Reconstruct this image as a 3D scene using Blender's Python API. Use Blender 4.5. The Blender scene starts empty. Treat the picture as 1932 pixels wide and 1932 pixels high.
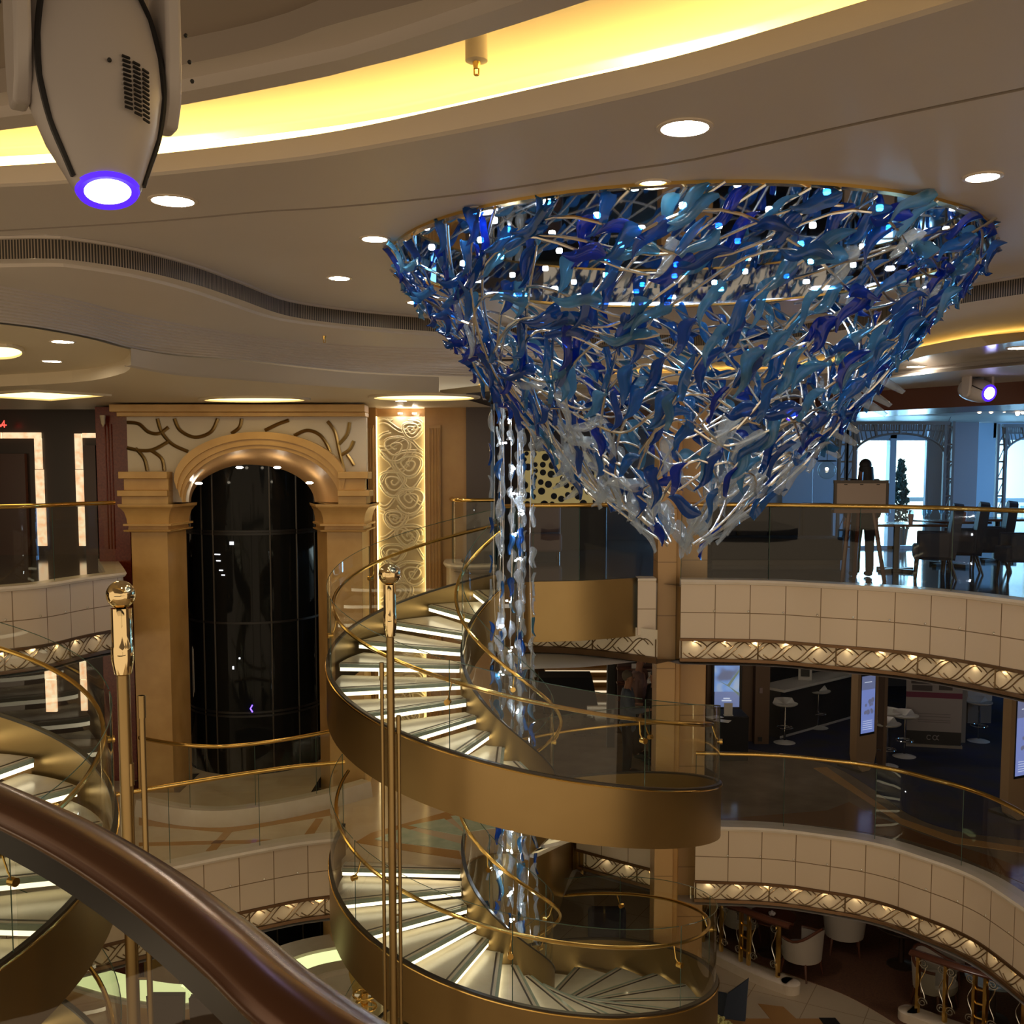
import bpy, math, random
from math import sin, cos, pi, radians as R, sqrt, atan2
from mathutils import Vector as V, Matrix
from mathutils.geometry import tessellate_polygon

SC = bpy.context.scene
COL = SC.collection
random.seed(7)

# ------------------------------------------------------------------ camera
CAMZ = 8.54            # lens height: 1.54 m above the top deck (z = 7.0)
FPX, PX, PY, HOR = 1950.0, 966.0, 1045.0, 890.0
TILT = math.atan((PY - HOR) / FPX)
cam_d = bpy.data.cameras.new('camera')
cam_d.sensor_width = 36.0
cam_d.lens = FPX / 1932 * 36.0
cam_d.shift_y = (PY - 966) / 1932
cam_d.clip_start = 0.05
cam = bpy.data.objects.new('camera', cam_d)
cam.location = (0, 0, CAMZ)
cam.rotation_euler = (pi / 2 - TILT, 0, 0)
COL.objects.link(cam)
SC.camera = cam

# ------------------------------------------------------------------ world, exposure
SC.view_settings.view_transform = 'Standard'
SC.view_settings.look = 'None'
SC.view_settings.gamma = 1
SC.view_settings.use_curve_mapping = False
SC.view_settings.exposure = 0.42
w = bpy.data.worlds.new('world')
SC.world = w
w.use_nodes = True
bg = w.node_tree.nodes['Background']
bg.inputs[0].default_value = (1.0, 0.75, 0.48, 1)
bg.inputs[1].default_value = 0.72
try:
    cy = SC.cycles
    cy.use_denoising = True
    cy.max_bounces = 6
    cy.diffuse_bounces = 3
    cy.glossy_bounces = 4
    cy.transmission_bounces = 4
    cy.transparent_max_bounces = 40
    cy.caustics_reflective = False
    cy.caustics_refractive = False
    cy.sample_clamp_indirect = 4.0
except Exception:
    pass

# daylight coming in through the dining windows
sun_d = bpy.data.lights.new('window_daylight', 'AREA')
sun_d.shape = 'RECTANGLE'
sun_d.size, sun_d.size_y = 9.0, 3.2
sun_d.energy = 1500
sun_d.color = (0.26, 0.60, 1.0)
sun_o = bpy.data.objects.new('window_daylight', sun_d)
sun_o.location = (9.0, 24.8, 8.7)
sun_o.rotation_euler = (R(90), 0, R(180))
sun_o.rotation_euler = (R(-90), 0, 0)
COL.objects.link(sun_o)
side_d = bpy.data.lights.new('side_blue_fill', 'AREA')  # added blue fill from the unseen right side, no window built there
side_d.shape = 'RECTANGLE'
side_d.size, side_d.size_y = 5.0, 1.6
side_d.energy = 170
side_d.color = (0.16, 0.50, 1.0)
side_o = bpy.data.objects.new('side_blue_fill', side_d)
side_o.location = (11.4, 17.6, 8.5)
side_o.rotation_euler = (0, R(90), 0)
COL.objects.link(side_o)


def ray(px, py):
    u, v = (px - PX) / FPX, (py - PY) / FPX
    return V((u, cos(TILT) - v * sin(TILT), -sin(TILT) - v * cos(TILT)))


def at(px, py, Y):
    d = ray(px, py)
    return V((0, 0, CAMZ)) + d * (Y / d.y)


def pz(px, py, z):
    d = ray(px, py)
    return V((0, 0, CAMZ)) + d * ((z - CAMZ) / d.z)


# ------------------------------------------------------------------ materials
MATS = {}


def nodes(name):
    m = bpy.data.materials.new(name)
    m.use_nodes = True
    nt = m.node_tree
    b = nt.nodes['Principled BSDF']
    MATS[name] = m
    return m, nt, b


def N(nt, typ, **kw):
    n = nt.nodes.new(typ)
    for k, v in kw.items():
        setattr(n, k, v)
    return n


def mat(name, col, rough=0.5, metal=0.0, col2=None, scale=8.0, bump=0.0, bscale=None, detail=6, spec=None, coat=0.0, stretch=None, uv=False):
    m, nt, b = nodes(name)
    b.inputs['Base Color'].default_value = (*col, 1)
    b.inputs['Roughness'].default_value = rough
    b.inputs['Metallic'].default_value = metal
    if spec is not None:
        b.inputs['Specular IOR Level'].default_value = spec
    if coat:
        b.inputs['Coat Weight'].default_value = coat
        b.inputs['Coat Roughness'].default_value = 0.05
    tc = N(nt, 'ShaderNodeTexCoord')
    src = tc.outputs['UV' if uv else 'Object']
    if stretch:
        mp = N(nt, 'ShaderNodeMapping')
        mp.inputs['Scale'].default_value = stretch
        nt.links.new(src, mp.inputs[0])
        src = mp.outputs[0]
    if col2 is not None:
        nz = N(nt, 'ShaderNodeTexNoise')
        nz.inputs['Scale'].default_value = scale
        nz.inputs['Detail'].default_value = detail
        nt.links.new(src, nz.inputs['Vector'])
        rp = N(nt, 'ShaderNodeValToRGB')
        rp.color_ramp.elements[0].position = 0.35
        rp.color_ramp.elements[1].position = 0.68
        rp.color_ramp.elements[0].color = (*col, 1)
        rp.color_ramp.elements[1].color = (*col2, 1)
        nt.links.new(nz.outputs['Fac'], rp.inputs[0])
        nt.links.new(rp.outputs[0], b.inputs['Base Color'])
    if bump:
        nb = N(nt, 'ShaderNodeTexNoise')
        nb.inputs['Scale'].default_value = bscale or scale * 3
        nt.links.new(src, nb.inputs['Vector'])
        bp = N(nt, 'ShaderNodeBump')
        bp.inputs['Strength'].default_value = bump
        nt.links.new(nb.outputs['Fac'], bp.inputs['Height'])
        nt.links.new(bp.outputs[0], b.inputs['Normal'])
    return m


def emit(name, col, s, base=(0.8, 0.8, 0.8)):
    m, nt, b = nodes(name)
    b.inputs['Base Color'].default_value = (*base, 1)
    b.inputs['Emission Color'].default_value = (*col, 1)
    b.inputs['Emission Strength'].default_value = s
    return m


def glass(name, tint, gloss=1.0, rough=0.02, diff=None, dfac=0.0, ior=1.45):
    m = bpy.data.materials.new(name)
    m.use_nodes = True
    nt = m.node_tree
    nt.nodes.clear()
    out = N(nt, 'ShaderNodeOutputMaterial')
    tr = N(nt, 'ShaderNodeBsdfTransparent')
    tr.inputs[0].default_value = (*tint, 1)
    gl = N(nt, 'ShaderNodeBsdfGlossy')
    gl.inputs['Roughness'].default_value = rough
    gl.inputs[0].default_value = (gloss, gloss, gloss, 1)
    fr = N(nt, 'ShaderNodeFresnel')
    ge = N(nt, 'ShaderNodeNewGeometry')
    io = N(nt, 'ShaderNodeMath', operation='MULTIPLY_ADD')      # same reflectance from both faces of a thin sheet
    io.inputs[1].default_value = 1 / ior - ior
    io.inputs[2].default_value = ior
    nt.links.new(ge.outputs['Backfacing'], io.inputs[0])
    nt.links.new(io.outputs[0], fr.inputs[0])
    mx = N(nt, 'ShaderNodeMixShader')
    body = tr.outputs[0]
    if diff is not None:
        df = N(nt, 'ShaderNodeBsdfDiffuse')
        df.inputs[0].default_value = (*diff, 1)
        tl = N(nt, 'ShaderNodeBsdfTranslucent')
        tl.inputs[0].default_value = (*diff, 1)
        m1 = N(nt, 'ShaderNodeMixShader')
        m1.inputs[0].default_value = 0.5
        nt.links.new(df.outputs[0], m1.inputs[1])
        nt.links.new(tl.outputs[0], m1.inputs[2])
        m2 = N(nt, 'ShaderNodeMixShader')
        m2.inputs[0].default_value = dfac
        nt.links.new(tr.outputs[0], m2.inputs[1])
        nt.links.new(m1.outputs[0], m2.inputs[2])
        body = m2.outputs[0]
    nt.links.new(fr.outputs[0], mx.inputs[0])
    nt.links.new(body, mx.inputs[1])
    nt.links.new(gl.outputs[0], mx.inputs[2])
    nt.links.new(mx.outputs[0], out.inputs[0])
    MATS[name] = m
    return m


def tile_mat(name, col, line, sx, sy, lw, rough=0.35, col2=None, uv=True, nscale=6.0, rot=0.0, offs=(0, 0)):
    """square grid of joints; uv in metres"""
    m, nt, b = nodes(name)
    b.inputs['Roughness'].default_value = rough
    tc = N(nt, 'ShaderNodeTexCoord')
    mp = N(nt, 'ShaderNodeMapping')
    mp.inputs['Rotation'].default_value = (0, 0, rot)
    mp.inputs['Location'].default_value = (*offs, 0)
    nt.links.new(tc.outputs['UV' if uv else 'Object'], mp.inputs[0])
    br = N(nt, 'ShaderNodeTexBrick')
    br.offset = 0
    br.inputs['Scale'].default_value = 1.0
    br.inputs['Brick Width'].default_value = sx
    br.inputs['Row Height'].default_value = sy
    br.inputs['Mortar Size'].default_value = lw
    br.inputs['Mortar Smooth'].default_value = 0.0
    br.inputs['Mortar'].default_value = (*line, 1)
    br.inputs['Color1'].default_value = (*col, 1)
    br.inputs['Color2'].default_value = (*(col2 or col), 1)
    nt.links.new(mp.outputs[0], br.inputs['Vector'])
    nt.links.new(br.outputs['Color'], b.inputs['Base Color'])
    return m


IVORY = mat('ivory_plaster', (0.62, 0.55, 0.47), 0.45, col2=(0.58, 0.51, 0.43), scale=1.5)
CEIL = mat('ceiling_plaster', (0.58, 0.53, 0.49), 0.42, col2=(0.55, 0.50, 0.46), scale=0.8)
CEILD = mat('ceiling_groove', (0.36, 0.31, 0.27), 0.6)
COVE = mat('cove_plaster', (0.72, 0.62, 0.46), 0.6)
CREAM = mat('cream_plaster', (0.72, 0.62, 0.45), 0.5)
STONE = mat('honey_marble', (0.52, 0.305, 0.105), 0.28, col2=(0.64, 0.40, 0.155), scale=2.2, detail=10)
STONE2 = mat('warm_wall_marble', (0.48, 0.275, 0.095), 0.3, col2=(0.42, 0.225, 0.075), scale=3.0, detail=10)
RED = mat('red_granite', (0.20, 0.030, 0.014), 0.2, col2=(0.13, 0.018, 0.01), scale=30)
BRASS = mat('polished_brass', (0.78, 0.52, 0.16), 0.16, 1.0)
BRONZE = mat('satin_bronze', (0.36, 0.255, 0.115), 0.36, 1.0, col2=(0.32, 0.225, 0.10), scale=1.2)
BRONZED = mat('dark_bronze', (0.16, 0.09, 0.045), 0.35, 0.7)
RAILWOOD = mat('brown_lacquered_rail', (0.13, 0.055, 0.028), 0.22, 0.35)
BLACK = mat('matt_black', (0.012, 0.012, 0.014), 0.45)
DARKT = mat('dark_trim', (0.03, 0.022, 0.016), 0.35)
STEEL = mat('brushed_steel', (0.74, 0.74, 0.72), 0.2, 1.0)
CHROME = mat('chrome', (0.85, 0.84, 0.82), 0.05, 1.0)
MIRROR = mat('dark_mirror', (0.42, 0.45, 0.50), 0.03, 1.0)
GOLDM = mat('polished_gold', (0.82, 0.66, 0.38), 0.04, 1.0)
MARBLE = mat('white_tread_marble', (0.74, 0.69, 0.58), 0.2, col2=(0.66, 0.60, 0.48), scale=4, detail=9)
GREENGL = mat('green_glass_edge', (0.34, 0.44, 0.38), 0.12, col2=(0.42, 0.50, 0.42), scale=14)
TILE = tile_mat('ivory_tile', (0.66, 0.535, 0.40), (0.20, 0.125, 0.06), 0.46, 0.40, 0.006, 0.35)
FRIEZE = mat('frieze_ivory', (0.80, 0.68, 0.50), 0.4)
LATT = mat('frieze_bronze_lattice', (0.20, 0.125, 0.055), 0.4, 0.4)
CAPM = mat('white_cap_stone', (0.74, 0.66, 0.56), 0.25, col2=(0.70, 0.61, 0.50), scale=5)
GLASS = glass('clear_rail_glass', (0.93, 0.95, 0.92), 0.9)
GLASSD = glass('smoked_rail_glass', (0.74, 0.74, 0.68), 0.3)
GLEDGE = mat('glass_joint', (0.06, 0.11, 0.085), 0.15)
ELEV = mat('dark_lift_glass', (0.008, 0.009, 0.010), 0.06, spec=0.12)
ARCHL = emit('arch_lamp_glow', (1.0, 0.86, 0.66), 14.0)
LED_W = emit('tread_light', (1.0, 0.86, 0.55), 2.0)
LAMP = emit('downlight_lamp', (1.0, 0.88, 0.70), 70.0)
COVELED = emit('cove_lamp', (1.0, 0.68, 0.20), 5.0)
SPOTLED = emit('frieze_spot', (1.0, 0.80, 0.48), 14.0)
COOL = emit('cool_led', (0.86, 0.93, 1.0), 130.0)
VIOLET = emit('violet_lens', (0.50, 0.52, 1.0), 7.0)
VIOLETR = emit('violet_glare', (0.06, 0.01, 1.0), 1.2, (.05, .02, .2))
ONYX, _nt, _b = nodes('lit_onyx')
_n = N(_nt, 'ShaderNodeTexNoise')
_n.inputs['Scale'].default_value = 9
_n.inputs['Detail'].default_value = 8
_tc = N(_nt, 'ShaderNodeTexCoord')
_nt.links.new(_tc.outputs['Object'], _n.inputs['Vector'])
_r = N(_nt, 'ShaderNodeValToRGB')
_r.color_ramp.elements[0].color = (1.0, 0.50, 0.24, 1)
_r.color_ramp.elements[1].color = (1.0, 0.80, 0.48, 1)
_r.color_ramp.elements[0].position = 0.35
_r.color_ramp.elements[1].position = 0.6
_nt.links.new(_n.outputs['Fac'], _r.inputs[0])
_nt.links.new(_r.outputs[0], _b.inputs['Emission Color'])
_b.inputs['Emission Strength'].default_value = 0.72
ONYXG = emit('lit_green_onyx', (0.72, 0.80, 0.36), 0.9)
SKY = emit('bright_sky', (0.60, 0.90, 1.0), 2.6)
BLUEW = mat('blue_grey_panel', (0.42, 0.50, 0.60), 0.5)
CARPET = mat('dark_blue_carpet', (0.035, 0.035, 0.04), 0.95, col2=(0.02, 0.025, 0.07), scale=1.6)
CARPETR = mat('brown_red_carpet', (0.16, 0.07, 0.035), 0.95, col2=(0.10, 0.045, 0.028), scale=40)
WHITE = mat('white_paint', (0.62, 0.61, 0.58), 0.4)
FLOOR5 = tile_mat('beige_floor_tile', (0.58, 0.48, 0.34), (0.33, 0.25, 0.16), 0.9, 0.9, 0.006, 0.16, col2=(0.53, 0.43, 0.30), uv=False, rot=0.5)
FLOOR6 = mat('cream_floor_marble', (0.66, 0.55, 0.40), 0.16, col2=(0.60, 0.48, 0.34), scale=2.5, detail=9)
FLOOR6D = mat('grey_brown_floor_marble', (0.20, 0.15, 0.105), 0.10, col2=(0.15, 0.11, 0.08), scale=2.5, detail=9)
FLOOR7 = mat('dark_polished_floor', (0.10, 0.095, 0.09), 0.09, col2=(0.07, 0.065, 0.06), scale=3)
INLAY = mat('tan_inlay_marble', (0.46, 0.25, 0.09), 0.16)
INLAYD = mat('brown_inlay_marble', (0.17, 0.075, 0.03), 0.14)
INLAYG = mat('pale_green_inlay_marble', (0.56, 0.66, 0.52), 0.14, col2=(0.42, 0.54, 0.42), scale=5, detail=9)
DARKW = mat('dark_wood_wall', (0.035, 0.020, 0.014), 0.3)
BROWNW = mat('brown_wood', (0.10, 0.035, 0.02), 0.25)
UPHB = mat('blue_black_upholstery', (0.030, 0.038, 0.075), 0.7)
UPHC = mat('cream_upholstery', (0.42, 0.38, 0.33), 0.8)
UPHBR = mat('dark_brown_leather', (0.06, 0.032, 0.022), 0.5)
PINKW = mat('mauve_wall', (0.30, 0.22, 0.22), 0.6)
LATTW = mat('painted_metal_lattice', (0.22, 0.25, 0.28), 0.5)


# ------------------------------------------------------------------ mesh builder
class MB:
    def __init__(s):
        s.v, s.f, s.uv, s.mi = [], [], [], []

    def add(s, vs, fs, uvs=None, mi=0):
        o = len(s.v)
        s.v += [V(p) for p in vs]
        s.uv += uvs if uvs else [(p[0], p[2]) for p in vs]
        for f in fs:
            s.f.append([i + o for i in f])
            s.mi.append(mi)
        return s

    def box(s, x0, x1, y0, y1, z0, z1, mi=0):
        vs = [(x, y, z) for z in (z0, z1) for y in (y0, y1) for x in (x0, x1)]
        return s.add(vs, [(0, 2, 3, 1), (4, 5, 7, 6), (0, 1, 5, 4), (2, 6, 7, 3), (0, 4, 6, 2), (1, 3, 7, 5)], mi=mi)

    def obox(s, c, sx, sy, sz, rz=0.0, tilt=0.0, mi=0):
        M = Matrix.Translation(V(c)) @ Matrix.Rotation(rz, 4, 'Z') @ Matrix.Rotation(tilt, 4, 'X')
        o = len(s.v)
        s.box(-sx / 2, sx / 2, -sy / 2, sy / 2, -sz / 2, sz / 2, mi)
        for i in range(o, len(s.v)):
            s.v[i] = M @ s.v[i]
        return s

    def loft(s, rows, closed=False, uv=None, mi=0, flip=False):
        n = len(rows[0])
        vs, uvs = [], []
        vacc = 0.0
        for j, r in enumerate(rows):
            if j:
                vacc += (V(r[0]) - V(rows[j - 1][0])).length
            u = 0.0
            for i, p in enumerate(r):
                if i:
                    a, b = V(r[i]), V(r[i - 1])
                    u += (a - b).length if uv is None else 0
                vs.append(p)
                uvs.append((u, vacc))
        if uv:
            uvs = uv
        fs = []
        for j in range(len(rows) - 1):
            for i in range(n if closed else n - 1):
                k = (i + 1) % n
                q = (j * n + i, j * n + k, (j + 1) * n + k, (j + 1) * n + i)
                fs.append(q[::-1] if flip else q)
        return s.add(vs, fs, uvs, mi)

    def tube(s, pts, r, n=8, closed=False, mi=0, cap=True):
        P = [V(p) for p in pts]
        m = len(P)
        rr = r if isinstance(r, (list, tuple)) else [r] * m
        rows = []
        up = V((0, 0, 1))
        prev = None
        for i in range(m):
            a = P[(i - 1) % m] if (closed or i) else P[0]
            b = P[(i + 1) % m] if (closed or i < m - 1) else P[-1]
            t = (b - a)
            t = t.normalized() if t.length > 1e-9 else V((0, 0, 1))
            if prev is None:
                x = t.cross(up)
                if x.length < 0.05:
                    x = t.cross(V((0, 1, 0)))
            else:
                x = prev - t * prev.dot(t)
                if x.length < 1e-4:
                    x = t.cross(up)
            x.normalize()
            prev = x
            y = t.cross(x)
            rows.append([P[i] + (x * cos(2 * pi * k / n) + y * sin(2 * pi * k / n)) * rr[i] for k in range(n)])
        o = len(s.v)
        if closed:
            rows.append(rows[0])
        s.loft(rows, closed=True, mi=mi, uv=[(0, 0)] * (n * len(rows)))
        if cap and not closed:
            s.f.append([o + k for k in range(n)][::-1])
            s.mi.append(mi)
            e = o + (len(rows) - 1) * n
            s.f.append([e + k for k in range(n)])
            s.mi.append(mi)
        return s

    def lathe(s, prof, c, n=24, mi=0, axis=None, cap=True):
        rows = []
        M = Matrix.Identity(3)
        if axis is not None:
            M = V((0, 0, 1)).rotation_difference(V(axis)).to_matrix()
        for r, z in prof:
            rows.append([V(c) + M @ V((r * cos(2 * pi * k / n), r * sin(2 * pi * k / n), z)) for k in range(n)])
        o = len(s.v)
        s.loft(rows, closed=True, mi=mi, uv=[(0, 0)] * (n * len(rows)))
        for j, rev in ((0, True), (len(rows) - 1, False)):
            if cap and prof[j][0] > 1e-5:
                f = [o + j * n + k for k in range(n)]
                s.f.append(f[::-1] if rev else f)
                s.mi.append(mi)
        return s

    def sphere(s, c, r, n=16, mi=0, sz=1.0):
        pr = [(max(r * sin(pi * k / (n // 2)), 1e-6), -r * sz * cos(pi * k / (n // 2))) for k in range(n // 2 + 1)]
        return s.lathe(pr, c, n, mi)

    def poly(s, loops, z, mi=0):
        L = [[V((p[0], p[1], 0)) for p in lp] for lp in loops]
        tri = tessellate_polygon(L)
        vs = [(p.x, p.y, z) for lp in L for p in lp]
        return s.add(vs, [tuple(t) for t in tri], [(p[0], p[1]) for p in vs], mi)

    def prism(s, loop, z0, z1, mi=0):
        s.poly([loop], z1, mi)
        s.poly([loop], z0, mi)
        n = len(loop)
        vs = [(p[0], p[1], z0) for p in loop] + [(p[0], p[1], z1) for p in loop]
        return s.add(vs, [(i, (i + 1) % n, n + (i + 1) % n, n + i) for i in range(n)], mi=mi)

    def extrude_xz(s, loop, y0, y1, mi=0):
        """outline in x,z pushed from y0 to y1"""
        L = [V((p[0], p[1], 0)) for p in loop]
        tri = tessellate_polygon([L])
        n = len(loop)
        for y in (y0, y1):
            s.add([(p[0], y, p[1]) for p in loop], [tuple(t) for t in tri], mi=mi)
        vs = [(p[0], y0, p[1]) for p in loop] + [(p[0], y1, p[1]) for p in loop]
        return s.add(vs, [(i, (i + 1) % n, n + (i + 1) % n, n + i) for i in range(n)], mi=mi)

    def rot(s, M, start=0):
        for i in range(start, len(s.v)):
            s.v[i] = M @ s.v[i]
        return s

    def build(s, name, m, parent=None, smooth=True, angle=38, bevel=0.0, **tags):
        me = bpy.data.meshes.new(name)
        if parent is not None:
            org = V(PW[parent.name])
        else:
            xs = [p.x for p in s.v]; ys = [p.y for p in s.v]; zs = [p.z for p in s.v]
            org = V(((min(xs) + max(xs)) / 2, (min(ys) + max(ys)) / 2, min(zs)))
        me.from_pydata([tuple(p - org) for p in s.v], [], s.f)
        for mm in (m if isinstance(m, (list, tuple)) else [m]):
            me.materials.append(mm)
        me.polygons.foreach_set('material_index', s.mi)
        uvl = me.uv_layers.new(name='UVMap')
        flat = []
        for l in me.loops:
            flat += s.uv[l.vertex_index]
        uvl.data.foreach_set('uv', flat)
        me.update()
        if smooth:
            me.shade_smooth()
            me.set_sharp_from_angle(angle=R(angle))
        o = bpy.data.objects.new(name, me)
        COL.objects.link(o)
        if parent is not None:
            o.parent = parent
            PW[o.name] = tuple(org)
        else:
            o.location = org
            PW[o.name] = tuple(org)
        if bevel:
            bv = o.modifiers.new('bevel', 'BEVEL')
            bv.width = bevel
            bv.segments = 2
            bv.limit_method = 'ANGLE'
        for k, v_ in tags.items():
            o[k] = v_
        return o


PW = {}


def thing(name, label, cat, loc=(0, 0, 0), group=None, kind=None):
    o = bpy.data.objects.new(name, None)
    COL.objects.link(o)
    o.location = loc
    o.empty_display_size = 0.1
    PW[o.name] = tuple(loc)
    o['label'] = label
    o['category'] = cat
    if group:
        o['group'] = group
    if kind:
        o['kind'] = kind
    return o


def struct(name, loc=(0, 0, 0), label=None):
    o = bpy.data.objects.new(name, None)
    COL.objects.link(o)
    o.location = loc
    PW[o.name] = tuple(loc)
    o['kind'] = 'structure'
    if label:
        o['label'] = label
    return o


def tag(o, label, cat, group=None):
    o['label'] = label
    o['category'] = cat
    if group:
        o['group'] = group
    return o


def stru(o):
    o['kind'] = 'structure'
    return o


def copy_tree(o, loc=None, rz=0.0, parent=None, label=None, scale=None):
    c = o.copy()
    COL.objects.link(c)
    if parent is not None:
        c.parent = parent
    else:
        if loc is not None:
            c.location = loc
        c.rotation_euler = (0, 0, rz)
        if scale:
            c.scale = (scale,) * 3
        if label:
            c['label'] = label
    for ch in list(o.children):
        copy_tree(ch, parent=c)
    return c


def crom(P, n=12, closed=False):
    """Catmull-Rom through the points"""
    P = [V(p) for p in P]
    out = []
    m = len(P)
    for i in range(m if closed else m - 1):
        if closed:
            a, b, c, d = P[i - 1], P[i], P[(i + 1) % m], P[(i + 2) % m]
        else:
            a, b, c, d = P[max(i - 1, 0)], P[i], P[i + 1], P[min(i + 2, m - 1)]
        for k in range(n):
            t = k / n
            out.append(0.5 * ((2 * b) + (c - a) * t + (2 * a - 5 * b + 4 * c - d) * t * t + (3 * b - a - 3 * c + d) * t ** 3))
    if not closed:
        out.append(P[-1])
    return out


def resample(P, n):
    P = [V(p) for p in P]
    L = [0.0]
    for i in range(1, len(P)):
        L.append(L[-1] + (P[i] - P[i - 1]).length)
    out, j = [], 0
    for k in range(n):
        t = L[-1] * k / (n - 1)
        while j < len(P) - 2 and L[j + 1] < t:
            j += 1
        s = (t - L[j]) / max(L[j + 1] - L[j], 1e-9)
        out.append(P[j].lerp(P[j + 1], s))
    return out


def pcurve(pxs, z, n=60, ext0=0.0, ext1=0.0):
    P = [pz(x, y, z) for x, y in pxs]
    P = crom(P, 10)
    if ext0:
        d = (P[0] - P[6]).normalized()
        P = [P[0] + d * ext0] + P
    if ext1:
        d = (P[-1] - P[-7]).normalized()
        P = P + [P[-1] + d * ext1]
    return resample(P, n)


def offset(P, d):
    """plan offset of an open curve; d > 0 goes to the left of the walking direction"""
    out = []
    for i in range(len(P)):
        t = P[min(i + 1, len(P) - 1)] - P[max(i - 1, 0)]
        nrm = V((-t.y, t.x, 0)).normalized()
        out.append(P[i] + nrm * d)
    return out


def setz(P, z):
    return [V((p.x, p.y, z)) for p in P]


def arc(cx, cy, r, a0, a1, n=24, z=0.0):
    return [V((cx + r * cos(R(a0 + (a1 - a0) * k / (n - 1))), cy + r * sin(R(a0 + (a1 - a0) * k / (n - 1))), z)) for k in range(n)]

# ================================================================== STRUCTURE
D5, D6, D7 = 0.0, 3.5, 7.0
ZP = CAMZ + 1.54          # underside of the big oval ceiling panel
AX, AY, RO, RI = 0.15, 12.47, 2.38, 0.54      # spiral stair axis, outer and inner radius
LX, LY = -5.58, 7.75                          # axis of the mirrored stair on the left


def spt(r, deg, z=0.0, cx=AX, cy=AY, m=1):
    sh = -0.20 * (RO - r) / (RO - RI)          # the well sits a little off the outer circle
    return V((cx + m * (sh + r * cos(R(deg))), cy + r * sin(R(deg)), z))


# plan lines of the balcony edges
R7 = pcurve([(1284.5, 1092.8), (1449, 1095), (1571, 1101), (1699, 1108), (1817, 1119), (1911, 1130)], D7 + 0.10, 60, 0, 2.6)
L7 = pcurve([(0, 1107), (83, 1100), (156, 1089), (214, 1082)], D7 + 0.10, 30, 4.0, 0)
R6 = pcurve([(1312, 1563), (1373, 1565), (1435, 1567), (1498, 1572), (1558, 1580), (1621, 1589), (1683, 1603), (1739, 1621),
             (1795, 1640), (1844, 1661), (1884, 1685), (1931, 1717)], D6 + 0.05, 70, 0, 2.4)
L6 = pcurve([(315, 1643), (435, 1618), (554, 1596), (612, 1589)], D6 + 0.05, 40, 4.6, .3)
B6 = [V((p.x, p.y, D6 + .05)) for p in pcurve([(1092, 1637), (1110, 1642), (1170, 1659), (1233, 1676)], 2.515, 12, 0.05, .12)]
# round end of the upper left gallery, turning away from the hall
e7 = L7[-1]
L7 = L7 + [e7 + V((0.05, 0.09, 0)), e7 + V((0.05, 0.22, 0)), e7 + V((-.06, 0.5, 0)), e7 + V((-0.50, 1.5, 0)), e7 + V((-1.0, 2.6, 0))]
L7 = resample(crom(L7, 4), 60)
PIL = V((2.12, 14.25, 0))      # tall square pillar


class Walk:
    def __init__(s, P):
        s.P = P
        s.L = [0.0]
        for i in range(1, len(P)):
            s.L.append(s.L[-1] + (P[i] - P[i - 1]).length)
        s.len = s.L[-1]

    def __call__(s, u):
        u = max(0.0, min(u, s.len))
        lo, hi = 0, len(s.L) - 1
        while hi - lo > 1:
            m = (lo + hi) // 2
            if s.L[m] <= u:
                lo = m
            else:
                hi = m
        return s.P[lo].lerp(s.P[hi], (u - s.L[lo]) / max(s.L[hi] - s.L[lo], 1e-9))


def lattice(mb, P, z0, h, u0, u1, r=0.008):
    W = Walk(P)

    def put(fn, n=10):
        pts = []
        for k in range(n + 1):
            u, v = fn(k / n)
            if u < u0 or u > u1:
                return
            p = W(u)
            pts.append(V((p.x, p.y, z0 + v * h)))
        mb.tube(pts, r, 4, cap=False)
    sm = lambda t: t * t * (3 - 2 * t)
    lam = 0.66
    k = -1
    while k * lam + u0 < u1:
        b = u0 + k * lam
        for fam in (0, 1):
            for du in (0.0, 0.075):
                s0 = b + fam * lam * .5 + du
                amp = .46 - (.08 if du > .1 else 0)
                put(lambda t: (s0 + lam * .5 * (t - .5), .5 + amp * sin(pi * (t - .5))), 12)
                put(lambda t: (s0 + lam * (.25 + .19 * t), .5 + amp * cos(2 * pi * .19 * t)), 6)
                put(lambda t: (s0 + lam * (.57 + .18 * t), .5 - amp * cos(2 * pi * .18 * (1 - t))), 6)
        k += 1
    u = u0 + 0.02
    while u < u1:
        p = W(u)
        mb.tube([V((p.x, p.y, z0)), V((p.x, p.y, z0 + h))], r * 1.3, 4)
        u += 1.02


def spot_disc(parent, p, r=0.022, m=None):
    mb = MB()
    mb.lathe([(1e-6, 0), (r, 0)], p, 10)
    return mb.build('spot_lamp', m or SPOTLED, parent, smooth=False)


TRIMN = [0]


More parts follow.
